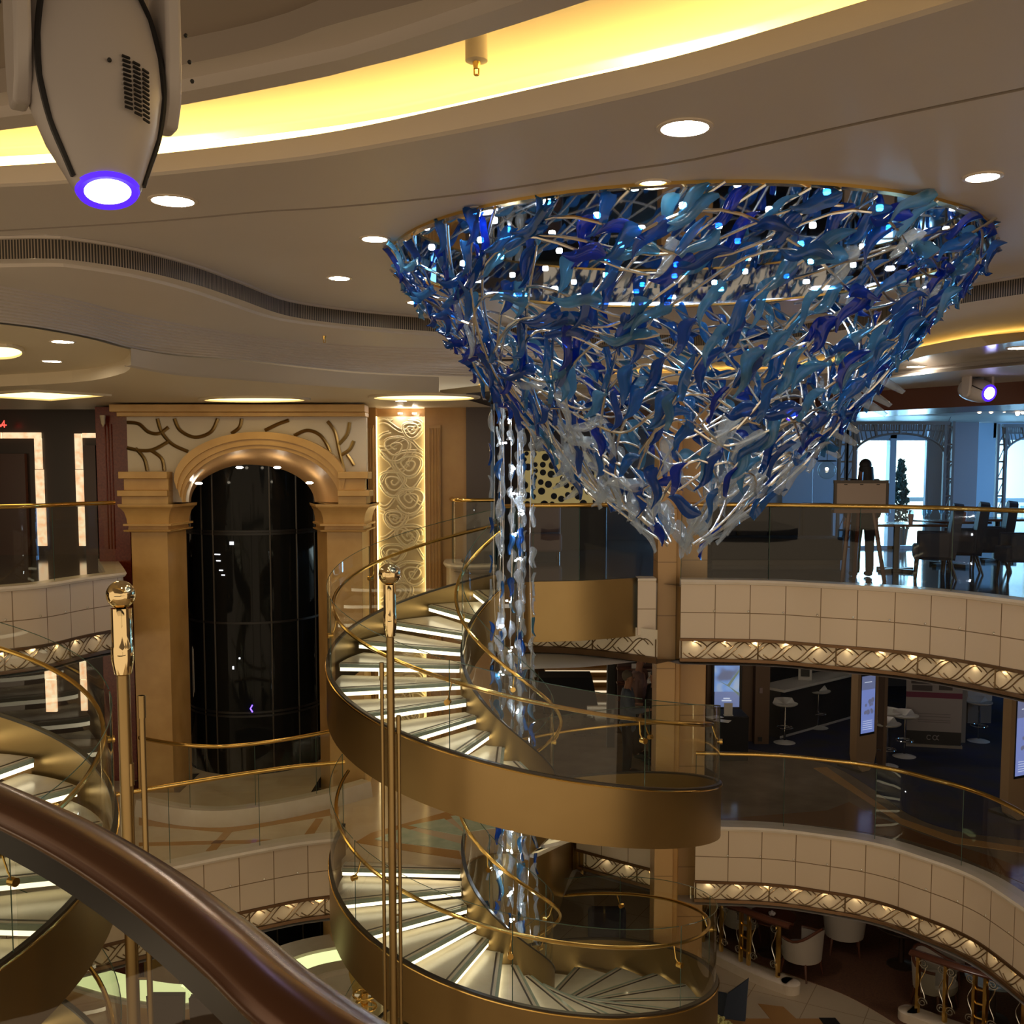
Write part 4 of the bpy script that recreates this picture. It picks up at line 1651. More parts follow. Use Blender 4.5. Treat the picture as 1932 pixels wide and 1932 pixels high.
sprinkler(899, 115, ZP + .20, 1.0, .15, 'brass fire sprinkler on a white drum in the glowing cove')
sprinkler(612, 634, CAMZ + 1.35, 1.1, 0.0, 'small fire sprinkler under the ribbed soffit on the left')

SHOPFILL = emit('gallery_fill_lamp', (1.0, 0.84, 0.68), 42.0)  # downlights added to brighten the dim shop, hall, lounge and bar
for i, (x, y, zz, lb) in enumerate(((4.6, 17.2, D6 + 2.43, 'added fill downlight in the shop ceiling above the tall travel screen stand'), (7.0, 19.0, D6 + 2.43, 'added fill downlight in the shop ceiling above the white banner'),
                                    (8.6, 16.4, D6 + 2.43, 'added fill downlight in the shop ceiling above the right kiosk'), (1.4, 19.0, D6 + 2.43, 'added fill downlight above the people behind the stair'),
                                    (4.4, 16.2, 2.43, 'added fill downlight in the lounge ceiling above the near balustrade'), (6.6, 15.0, 2.43, 'added fill downlight in the lounge ceiling above the right balustrade'),
                                    (-4.6, 15.6, 2.43, 'added fill downlight in the bar ceiling above the onyx counter'))):
    q = V((x, y, zz))
    t = thing('downlight', lb, 'ceiling light', (x, y, zz - .01), 'round recessed downlights')
    mb = MB()
    mb.lathe([(.10, .008), (.10, -.006), (.085, -.008), (.08, .004)], q, 24, cap=False)
    mb.build('trim_ring', CAPM, t)
    mb = MB()
    mb.lathe([(1e-5, -.003), (.082, -.003), (.082, .006)], q, 24)
    mb.build('lamp', SHOPFILL, t, smooth=False)

# lit coffers of the lower ceiling
COFF = emit('coffer_light', (1.0, .74, .30), 2.2)


def coffer(pix, z, label, dep=.10):
    P = [pz(x, y, z - .012) for x, y in pix]
    c = sum(P, V((0, 0, 0))) / len(P)
    t = thing('ceiling_coffer', label, 'ceiling light', (c.x, c.y, z - .02))
    mb = MB()
    out = [c + (p - c) * 1.12 for p in P]
    mb.loft([setz(P, z - .006), setz(P, z - .03), setz(out, z - .03), setz(out, z - .002)], closed=True)
    mb.build('frame', CREAM, t, smooth=False)
    mb = MB()
    mb.poly([[(p.x, p.y) for p in P]], z - .008)
    mb.build('diffuser', COFF, t, smooth=False)


coffer([(-60, 745), (60, 737), (196, 745), (95, 754)], CAMZ + 1.05, 'diamond shaped glowing ceiling coffer over the upper left gallery')
ov = lambda cx, cy, a, b: [(cx + a * cos(2 * pi * k / 24), cy - b * sin(2 * pi * k / 24)) for k in range(24)]
coffer(ov(0, 663, 42, 12), CAMZ + 1.19, 'round glowing ceiling recess at the left edge')
coffer(ov(480, 753, 95, 4), CAMZ + 1.05, 'wide oval glowing ceiling recess above the arch')
coffer(ov(800, 749, 95, 5), CAMZ + 1.05, 'wide oval glowing ceiling recess above the relief panel')

# ================================================================== MOVING STAGE LIGHTS
WH = mat('white_plastic_housing', (0.52, 0.48, 0.47), 0.35)


def stagelight(c, s, yaw, pitch, label, zceil, detail=True, roll=0.0):
    """c = centre of the tilting head, axis pointing down when pitch = 0"""
    c = V(c)
    t = thing('stage_light', label, 'stage light', tuple(c))
    Mx = Matrix.Translation(c) @ Matrix.Rotation(roll, 4, 'Y') @ Matrix.Rotation(yaw, 4, 'Z') @ Matrix.Scale(s, 4)
    Mh = Mx @ Matrix.Rotation(pitch, 4, 'X')
    mb = MB()
    prof = [(.0001, .235), (.09, .23), (.125, .20), (.142, .13), (.148, .04), (.142, -.05), (.118, -.14), (.088, -.21), (.072, -.25), (.066, -.262)]
    if not detail:
        prof = prof[:5] + [(.146, -.06), (.132, -.13), (.112, -.18), (.096, -.20), (.09, -.21)]
    lz = 0.0 if detail else .052
    lk = 1.0 if detail else 1.5
    rows = []
    for r, z in prof:
        rows.append([V((r * 1.0 * cos(2 * pi * k / 28), r * .92 * sin(2 * pi * k / 28), z)) for k in range(28)])
    mb.loft(rows, closed=True)
    mb.rot(Mh).build('head', WH, t)
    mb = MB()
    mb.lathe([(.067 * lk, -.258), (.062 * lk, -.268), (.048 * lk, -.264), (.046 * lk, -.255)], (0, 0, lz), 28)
    mb.rot(Mh).build('lens_glare_ring', VIOLETR, t)  # violet glare around the lens put in as a glowing ring
    mb = MB()
    mb.lathe([(1e-5, -.266), (.05 * lk, -.263), (.05 * lk, -.250)], (0, 0, lz), 28)
    mb.rot(Mh).build('lens', VIOLET, t)
    for sx in (-1, 1):
        mb = MB()
        pr = [(.075, .40), (.075, .06), (.06, -.03), (.03, -.075), (-.03, -.075), (-.06, -.03), (-.075, .06), (-.075, .40)]
        ax_ = .136
        vs = [V((sx * (ax_ + .035 * q), y, z)) for q in (0, 1) for y, z in pr]
        n = len(pr)
        mb.add(vs, [tuple(range(n)), tuple(range(2 * n - 1, n - 1, -1))] + [(i, n + i, n + (i + 1) % n, (i + 1) % n) for i in range(n)])
        mb.rot(Mx).build('yoke_arm', WH, t, bevel=.008)
    mb = MB()
    mb.box(-.20, .20, -.13, .13, .40, .50)
    mb.rot(Mx).build('base', WH, t, bevel=.01)
    mb = MB()
    top = (zceil - c.z) / s
    mb.lathe([(.03, .50), (.03, top)], (0, 0, 0), 12)
    mb.rot(Mx).build('mount', BLACK, t)
    # dark seams along the head
    mb = MB()
    for a in ((212, 330) if detail else (212, 330)):
        pts = []
        for r, z in prof[2:9]:
            aa = R(a + (z - .0) * (60 if a < 270 else -60))
            pts.append(V(((r + .002) * cos(aa), (r * .92 + .002) * sin(aa), z)))
        mb.tube(crom(pts, 4), .0065, 6)
    mb.rot(Mh).build('seam', BLACK, t)
    if detail:
        mb = MB()
        for i in range(12):
            for j in range(3):
                a = R(284 + j * 9)
                z = -.02 - i * .0105 - j * .006
                r = .1505 - .00022 * i * i * .6
                r = .148 - max(0, -z - .03) * .13
                p = V(((r + .0005) * cos(a), (r * .92 + .0005) * sin(a), z))
                mb.obox(p, .017, .004, .0045, rz=a + pi / 2)
        mb.rot(Mh).build('vent_slots', BLACK, t, smooth=False, kind='stuff')
        mb = MB()
        mb.lathe([(.035, .004), (.042, .004), (.042, -.004), (.035, -.004)], V((.02, -.118, .175)), 20, axis=(0, -1, .6))
        mb.lathe([(.018, .006), (.026, .006), (.026, -.004), (.018, -.004)], V((.02, -.118, .175)), 20, axis=(0, -1, .6))
        mb.rot(Mh).build('fan_grille', BLACK, t)
        mb = MB()
        for x, y, z in ((.0, -.137, -.04), (.192, -.076, .12), (.192, -.076, .05), (.192, -.076, -.0), (-.192, -.076, .1)):
            mb.sphere((x, y, z), .005, 8)
        mb.rot(Mh).build('screw', BLACK, t, kind='stuff')
    return t


hp = at(180, 162, 2.35)
stagelight(hp, 1.0, R(33), R(-20), 'large white moving stage light with a violet lens hanging in the top left corner', ZN + .16, True)
p = at(1845, 722, 12.4)
stagelight((p.x, p.y, CAMZ + 1.10 - .14), 1.0, .25, R(-78), 'small white moving stage light with violet lens at far right under the soffit', CAMZ + 1.12, False)
p = at(1492, 752, 14.2)
stagelight((p.x, p.y, CAMZ + 1.10 - .30), .85, -.2, R(-78), 'small violet stage light seen through the right side of the glass sculpture', CAMZ + 1.26, False)

# ================================================================== POLES WITH GOLD BALLS
def ballpole(px, pyball, Y, br, pr, side, label):
    p = at(px, pyball, Y)
    t = thing('flag_pole', label, 'pole', (p.x, p.y, 0))
    mb = MB()
    mb.sphere(p, br, 28)
    mb.build('ball', GOLDM, t)
    mb = MB()
    k = br / .1
    mb.lathe([(pr * 1.6, -.095 * k), (pr * 1.6, -.36 * k), (pr * 1.72, -.37 * k), (pr * 1.72, -.46 * k), (pr * 1.3, -.56 * k), (pr, -.57 * k)], p, 20)
    mb.build('collar', GOLDM, t)
    mb = MB()
    mb.lathe([(pr, -.55 * k), (pr, -p.z + .05)], p, 18)
    mb.build('pole', BRONZE, t)
    mb = MB()
    mb.lathe([(.22, .0), (.22, .03), (pr * 1.6, .06), (pr * 1.4, .12)], (p.x, p.y, 0), 24)
    mb.build('foot', BRASS, t)
    for px2, pyt, pyb in side:
        q = at(px2, pyt, Y)
        q2 = V((q.x, q.y, at(px2, pyb, Y).z if pyb else .05))
        mb = MB()
        mb.tube([q, V((q.x, q.y, q2.z))], pr * .48, 10)
        mb.lathe([(pr * .62, -.16), (pr * .62, .0)], q, 12)
        mb.build('side_rod', BRONZE, t)
        for f in (.3, .62):
            z = q.z + (q2.z - q.z) * f
            mb = MB()
            mb.tube([V((p.x, p.y, z)), V((q.x, q.y, z))], .010, 6)
            mb.build('bracket', BRONZE, t)


ballpole(228, 1122, 7.2, .100, .045, ((267, 1312, 0), (245, 1440, 0)), 'bronze pole with large gold ball on top at left')
ballpole(735, 1083, 9.3, .101, .036, ((720, 1250, 0), (752, 1350, 0)), 'bronze pole with smaller looking gold ball in front of the central stair')

# ================================================================== FOREGROUND HANDRAIL
ZR = D7 + 1.10
FC = [pz(x, y, ZR) for x, y in ((-160, 1452), (0, 1519), (145, 1589), (290, 1680), (435, 1794), (560, 1905))]
d_ = (FC[-1] - FC[-2])
FC = FC + [FC[-1] + V((.10, -.10, 0)), FC[-1] + V((.24, -.20, 0)), FC[-1] + V((.6, -.36, 0))]
FR = resample(crom(FC, 10), 70)
fr = thing('foreground_railing', 'thick brown lacquered handrail on glass running across the bottom left corner', 'railing', (FR[30].x, FR[30].y, D7))
rows = []
hw, hh = .034, .026
for k in range(20):
    a = 2 * pi * k / 20
    rows.append([V((p.x, p.y, p.z + hh * sin(a) * .9)) for p in offset(FR, hw * cos(a))])
rows.append(rows[0])
MB().loft(rows).build('handrail', RAILWOOD, fr, angle=60)
prof = [(-.021, -.014), (-.021, -.050), (-.014, -.056), (.014, -.056), (.021, -.050), (.021, -.014)]
MB().loft([[V((p.x, p.y, p.z + z)) for p in offset(FR, d)] for d, z in prof]).build('glass_channel', mat('black_metal_channel', (.05, .05, .048), .3, .6), fr, angle=40)
MB().loft([setz(FR, ZR - .05), setz(FR, D7 + .02)]).build('glass_pane', GLASSD, fr)
fd = [(p.x, p.y) for p in offset(FR, .06)]
mb = MB()
fdl = [(-6, FR[0].y + .5)] + fd + [(6, .15), (6, -5), (-6, -5)]
mb.prism(fdl, D7 - .3, D7)
stru(mb.build('floor', FLOOR7, smooth=False))

# ================================================================== DINING AREA (upper right)
def quadbox(mb, px0, px1, py0, py1, Y, dy, mi=0):
    """upright slab whose front face fills a rectangle at depth Y"""
    a, b = at(px0, (py0 + py1) / 2, Y), at(px1, (py0 + py1) / 2, Y)
    zt, zb = at((px0 + px1) / 2, py0, Y).z, at((px0 + px1) / 2, py1, Y).z
    return mb.box(a.x, b.x, Y, Y + dy, zb, zt, mi)


YW = 20.6
FABK = mat('black_navy_cloth', (.012, .013, .02), .7)
wl = MB()
for a, b, t_, u_ in ((1332, 1476, 780, 1110), (1590, 1612, 780, 1110), (1676, 1688, 820, 1110), (1750, 1792, 780, 1110), (1612, 1750, 780, 827), (1612, 1750, 1030, 1110), (1840, 1875, 780, 1110), (1875, 2010, 780, 826), (1875, 2010, 1040, 1110)):
    quadbox(wl, a, b, t_, u_, YW, .2)
stru(wl.build('wall_dining', BLUEW, smooth=False))
wl = MB()
quadbox(wl, 1792, 1842, 780, 1100, YW - .35, .34)
o = wl.build('dining_pier', PINKW, smooth=False)
tag(o, 'mauve square pier between the two bright windows', 'pier')
o = MB()
quadbox(o, 1476, 1532, 780, 1110, YW - .05, .1)
quadbox(o, 1533, 1590, 780, 1110, YW - .05, .1)
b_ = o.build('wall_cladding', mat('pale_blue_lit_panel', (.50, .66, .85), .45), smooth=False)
tag(b_, 'smooth pale blue wall panels left of the lattice column', 'wall panel')
o = MB()
quadbox(o, 1470, 1477, 896, 912, YW - .07, .02)
o = MB()
quadbox(o, 1475, 1483, 890, 899, YW - .08, .03)
tag(o.build('wall_thermostat', WHITE, bevel=.004), 'small thermostat plate on the pale blue wall panel', 'thermostat')
for n_, (a, b, t_, u_, mull, rail_) in enumerate(((1612, 1750, 827, 1035, 1682, 942), (1875, 2010, 826, 1042, 1960, 944))):
    wroot = struct('window_%d' % (n_ + 1), tuple(at((a + b) / 2, u_, YW)))
    mb = MB()
    quadbox(mb, a, a + 4, t_, u_, YW + .02, .1)
    quadbox(mb, b - 4, b, t_, u_, YW + .02, .1)
    quadbox(mb, mull - 5, mull + 5, t_, u_, YW + .02, .1)
    quadbox(mb, a, b, t_, t_ + 4, YW + .02, .1)
    mb.build('window_frame', BLUEW, wroot, smooth=False)
    mb = MB()
    quadbox(mb, a + 4, b - 4, t_ + 4, u_, YW + .07, .01)
    mb.build('window_glass', GLASS, wroot, smooth=False)
    mb = MB()
    quadbox(mb, a, b, rail_ - 4, rail_ + 4, YW + 1.3, .05)
    for xx in (a + 2, b - 2):
        q = at(xx, rail_, YW + 1.32)
        mb.box(q.x - .03, q.x + .03, YW + 1.3, YW + 1.35, D7, q.z)
    o = mb.build('deck_rail', WHITE, smooth=False)
    tag(o, 'white deck rail outside the %s bright window' % ('left' if n_ == 0 else 'right'), 'rail')
sk = MB()
sk.box(2, 30, 34, 34.1, 2, 20)
o = sk.build('sky', SKY, smooth=False)
stru(o)
# conifer outside
p = at(1697, 1010, YW + .8)
tr = thing('potted_conifer', 'slim conifer standing outside the left bright window', 'tree', (p.x, p.y, D7))
PLANT = mat('conifer_green', (.02, .055, .045), .8)
mb = MB()
rn = random.Random(2)
for i in range(900):
    h = rn.random()
    r = .20 * (1 - h) ** .7 + .02
    a = rn.uniform(0, 2 * pi)
    c = V((p.x + r * cos(a) * rn.random() ** .4, p.y + r * sin(a) * rn.random() ** .4, D7 + .35 + h * 1.42))
    s_ = .075
    d1 = V((rn.uniform(-1, 1), rn.uniform(-1, 1), rn.uniform(.2, 1.5))).normalized() * s_
    d2 = V((rn.uniform(-1, 1), rn.uniform(-1, 1), rn.uniform(-.5, .5))).normalized() * s_ * .5
    mb.add([c - d2, c + d2, c + d1 + d2 * .3, c + d1 - d2 * .3], [(0, 1, 2, 3)])
mb.build('foliage', PLANT, tr, smooth=False)
mb = MB()
mb.lathe([(.13, 0), (.17, .36), (.15, .36), (.14, .32)], (p.x, p.y, D7), 16)
mb.build('pot', DARKT, tr)

# arched metal lattice screens
YL = 18.2


def screen(pc, half, ptop, pcrown, pspring, label, posts=(1, 1)):
    p0 = at(pc, 1095, YL)
    t = thing('lattice_arch', label, 'screen', (p0.x, YL, D7))
    k = YL / FPX
    hw_ = half * k
    zt, zc, zs_ = at(pc, ptop, YL).z, at(pc, pcrown, YL).z, at(pc, pspring, YL).z
    A_ = [V((p0.x - (hw_ - .05) * cos(pi * i / 24), YL, zs_ + (zc - zs_) * sin(pi * i / 24) ** .8)) for i in range(25)]
    mb = MB()
    mb.tube([V((A_[0].x, YL, D7))] + A_ + [V((A_[-1].x, YL, D7))], .02, 8)
    mb.build('arch_tube', LATTW, t)
    mb = MB()
    mb.box(p0.x - hw_, p0.x + hw_, YL - .04, YL + .04, zt - .06, zt)
    mb.build('top_beam', LATTW, t, smooth=False)
    for s_ in (-1, 1):
        mb = MB()
        x = p0.x + s_ * hw_
        for xx in (x - .07, x + .07):
            mb.box(xx - .022, xx + .022, YL - .03, YL + .03, D7, zt)
        z = D7 + .2
        while z < zt - .1:
            mb.box(x - .07, x + .07, YL - .012, YL + .012, z, z + .03)
            mb.tube([V((x - .06, YL, z)), V((x + .06, YL, z + .3))], .008, 5)
            z += .3
        mb.build('lattice_post', LATTW, t, smooth=False)
    mb = MB()
    for i in range(1, 24):
        a = A_[i]
        b = V((p0.x + (a.x - p0.x) * 1.12, YL, zt - .05))
        b.x = max(p0.x - hw_, min(p0.x + hw_, b.x))
        mb.tube([a, b], .011 if i % 4 else .028, 5)
    mb.tube([V((p0.x - hw_, YL, zt - .16)), V((p0.x + hw_, YL, zt - .16))], .012, 5)
    for i in range(40):
        x = p0.x - hw_ + 2 * hw_ * (i + .5) / 40
        mb.box(x - .012, x + .012, YL - .01, YL + .01, zt - .155, zt - .06)
    mb.build('bar', LATTW, t, smooth=False, kind='stuff')


screen(1690, 92, 795, 818, 868, 'grey blue metal lattice arch in front of the left bright window')
screen(1509, 76, 795, 815, 866, 'grey blue metal lattice arch left of the hanging globe lamp')
screen(1960, 80, 800, 820, 868, 'grey blue metal lattice arch at the right picture edge')

# globe pendant
p = at(1560, 887, 17.6)
gl_ = thing('globe_pendant', 'clear glass globe lamp hanging beside the lattice column', 'lamp', tuple(p))
mb = MB()
mb.sphere(p, .155, 24)
mb.build('globe', GLASS, gl_)
mb = MB()
mb.sphere(p + V((0, 0, .02)), .028, 12)
mb.build('bulb', emit('warm_bulb', (1, .85, .6), 12), gl_)
mb = MB()
mb.lathe([(.16, .145), (.15, .165), (1e-5, .17)], p, 20)
mb.build('cap', BLACK, gl_)
mb = MB()
mb.tube([p + V((0, 0, .16)), V((p.x, p.y, CAMZ + .94))], .006, 6)
mb.build('cord', BLACK, gl_)
# row of warm bulbs at the top right
BUL = emit('candle_bulb', (1.0, .62, .34), 9)
bulbs = [(1848, 775), (1870, 775), (1895, 773), (1917, 772), (1920, 779), (1930, 776)]
lum = thing('bulb_chandelier', 'dark bar with a row of warm candle bulbs under the dining ceiling at right', 'chandelier', tuple(at(1895, 768, 16.8)))
mb = MB()
mb.tube([at(1835, 767, 16.8), at(1960, 767, 16.8)], .02, 8)
mb.tube([at(1895, 767, 16.8), V((at(1895, 767, 16.8).x, 16.8, CAMZ + .96))], .012, 6)
mb.build('bar', BLACK, lum)
for x, y in bulbs:
    mb = MB()
    mb.sphere(at(x, y, 16.8), .036, 10, sz=1.3)
    b_ = mb.build('bulb', BUL, lum)
    mb = MB()
    mb.tube([at(x, y - 4, 16.8), at(x, 767, 16.8)], .010, 6)
    mb.build('socket', BLACK, b_, smooth=False)


def dining_chair(x, y, rz, label, m=UPHB, first=[None]):
    if first[0] is None:
        t = thing('dining_chair', label, 'chair', (0, 0, 0), 'dark dining chairs on the upper deck')
        b = MB()
        b.box(-.25, .25, -.26, .26, .29, .50)
        b.build('seat', m, t, bevel=.03)
        b = MB()
        pr = [(-.26, .30), (-.28, .75), (-.24, .98), (-.16, 1.07), (0, 1.10), (.16, 1.07), (.24, .98), (.28, .75), (.26, .30)]
        b.extrude_xz(pr, .18, .31)
        b.rot(Matrix.Translation((0, .2, .45)) @ Matrix.Rotation(R(-8), 4, 'X') @ Matrix.Translation((0, -.2, -.45)))
        b.build('backrest', m, t, bevel=.03)
        for sx in (-1, 1):
            b = MB()
            b.tube([(sx * .20, -.20, .32), (sx * .22, -.22, 0)], [.026, .016], 8)
            b.build('leg', DARKW, t)
            b = MB()
            b.tube([(sx * .20, .22, .32), (sx * .22, .32, 0)], [.026, .016], 8)
            b.build('leg', DARKW, t)
            b = MB()
            b.box(sx * .25 - .035, sx * .25 + .035, -.20, .22, .32, .68)
            b.build('armrest', m, t, bevel=.02)
        first[0] = t
        t.location = (x, y, D7)
        t.rotation_euler = (0, 0, rz)
        return t
    return copy_tree(first[0], (x, y, D7), rz, label=label)


def fp(px, py, z):
    p = pz(px, py, z)
    return p.x, p.y


for px, py, rz, lb in ((1757, 1092, -1.9, 'dark blue upholstered chair directly right of the easel leg'), (1808, 1082, -1.9, 'dark blue chair second to the right of the easel'),
                       (1862, 1076, -1.9, 'dark blue chair third to the right of the easel'),
                       (1922, 1098, -1.7, 'dark chair cut by the right edge of the picture')):
    x, y = fp(px, py, D7)
    dining_chair(x, y, rz, lb)


def dining_table(px, py, w_, label):
    x, y = fp(px, py, D7)
    t = thing('dining_table', label, 'table', (x, y, D7), 'dining tables on the upper deck')
    b = MB()
    b.box(x - w_, x + w_, y - .4, y + .4, D7 + .71, D7 + .75)
    b.build('tabletop', BROWNW, t, bevel=.008)
    b = MB()
    b.lathe([(.05, .05), (.05, .71)], (x, y, D7), 12)
    b.build('column', BLACK, t)
    b = MB()
    for a in (0, pi / 2):
        b.obox((x, y, D7 + .025), .7, .08, .05, rz=a + .5)
    b.build('foot', BLACK, t, smooth=False)
    return x, y


WGL = glass('wine_glass', (.80, .90, .95), 1.0, .03, (.5, .75, .9), .12)
gfirst = [None]


def wineglass(x, y, z, label):
    if gfirst[0] is None:
        b = MB()
        b.lathe([(.034, 0), (.030, .006), (.006, .012), (.005, .09), (.03, .12), (.040, .16), (.034, .21), (.032, .21), (.037, .16), (.028, .125), (1e-5, .105)], (0, 0, 0), 14)
        o = b.build('wine_glass', WGL)
        tag(o, label, 'glass', 'wine glasses on the dining tables')
        gfirst[0] = o
        o.location = (x, y, z)
        return
    copy_tree(gfirst[0], (x, y, z), label=label)


for i, (px, py, w_, lb) in enumerate(((1690, 1078, .62, 'dining table behind the easel set with glasses'), (1790, 1068, .5, 'dining table behind the second blue chair set with glasses'), (1880, 1060, .5, 'dining table near the right edge set with glasses'))):
    x, y = dining_table(px, py, w_, lb)
    nm_ = ('behind the easel', 'behind the second blue chair', 'near the right edge')[i]
    for j in range(4):
        wineglass(x + (-.42 + .28 * j), y - .18 + .2 * (j % 2), D7 + .75, 'wine glass on the dining table %s' % nm_)
    b = MB()
    b.lathe([(.03, 0), (.045, .14), (.04, .15), (.028, .02)], (x + .1, y - .28, D7 + .75), 12)
    o = b.build('water_carafe', mat('carafe_mauve_%d' % i, (.45, .25, .25), .3))
    tag(o, 'small mauve tumbler on the dining table %s' % nm_, 'tumbler')

x0, x1 = at(1338, 1040, 17.2).x, at(1585, 1040, 17.2).x
t = thing('banquette', 'long black banquette sofa in the shade left of the easel', 'sofa', ((x0 + x1) / 2, 17.2, D7))
b = MB()
b.box(x0, x1, 17.0, 17.7, D7 + .08, D7 + .46)
b.build('seat', FABK, t, bevel=.03)
n = 4
for k in range(n):
    a, c = x0 + (x1 - x0) * k / n + .01, x0 + (x1 - x0) * (k + 1) / n - .01
    b = MB()
    b.box(a, c, 17.55, 17.75, D7 + .42, D7 + .98 + .03 * (k % 2))
    b.build('back_cushion', FABK, t, bevel=.04)
b = MB()
b.box(x0 + .03, x1 - .03, 17.08, 17.7, D7, D7 + .09)
b.build('plinth', DARKW, t, smooth=False)

# easel with blank board
YE = 14.35
p = at(1625, 1095, YE)
ez = thing('easel', 'dark easel standing behind the right upper railing', 'easel', (p.x, p.y, D7))
for (a, b_) in (((1602, 965), (1588, 1118)), ((1648, 965), (1668, 1120)), ((1625, 890), (1632, 1100))):
    q = at(*a, YE + .03)
    z_ = D7
    q2 = at(*b_, YE + .03)
    q2 = V((q2.x, q2.y + (0 if b_[0] != 1632 else .45), D7))
    b = MB()
    b.tube([q, q2], .03, 6)
    b.build('leg', BROWNW, ez)
b = MB()
quadbox(b, 1574, 1677, 962, 968, YE - .06, .14)
b.build('tray', BROWNW, ez, smooth=False)
bd = thing('notice_board', 'blank pale board in a dark frame resting on the easel', 'board', tuple(at(1625, 962, YE)))
b = MB()
quadbox(b, 1578, 1673, 912, 955, YE - .052, .02)
b.build('board_face', mat('board_face', (.42, .33, .28), .6), bd, smooth=False)
b = MB()
for r_ in ((1574, 1677, 906, 912), (1574, 1677, 955, 962), (1574, 1579, 912, 955), (1672, 1677, 912, 955)):
    quadbox(b, *r_, YE - .06, .04)
b.build('board_frame', DARKW, bd, smooth=False)
b = MB()
for x in (1596, 1626, 1657):
    quadbox(b, x - 3, x + 3, 913, 915, YE - .056, .01)
b.build('clip', DARKT, bd, smooth=False)


# ================================================================== PEOPLE
def skin(name, verts, edges, rad, m, parent=None, root=0, sub=2):
    me = bpy.data.meshes.new(name)
    org = V(PW[parent.name]) if parent is not None else V((0, 0, 0))
    me.from_pydata([tuple(V(v) - org) for v in verts], edges, [])
    me.materials.append(m)
    o = bpy.data.objects.new(name, me)
    COL.objects.link(o)
    md = o.modifiers.new('skin', 'SKIN')
    md.use_smooth_shade = True
    sl = me.skin_vertices[0].data if me.skin_vertices else None
    if sl is None:
        bpy.context.view_layer.objects.active = o
        me.skin_vertices.new() if hasattr(me.skin_vertices, 'new') else None
        sl = me.skin_vertices[0].data
    for i, r in enumerate(rad):
        sl[i].radius = r if isinstance(r, tuple) else (r, r)
        sl[i].use_root = (i == root)
    sd = o.modifiers.new('sub', 'SUBSURF')
    sd.levels = sub
    sd.render_levels = sub
    if parent is not None:
        o.parent = parent
        PW[o.name] = tuple(org)
    else:
        PW[o.name] = (0, 0, 0)
    return o


SKINM = mat('skin', (.40, .21, .14), .55)


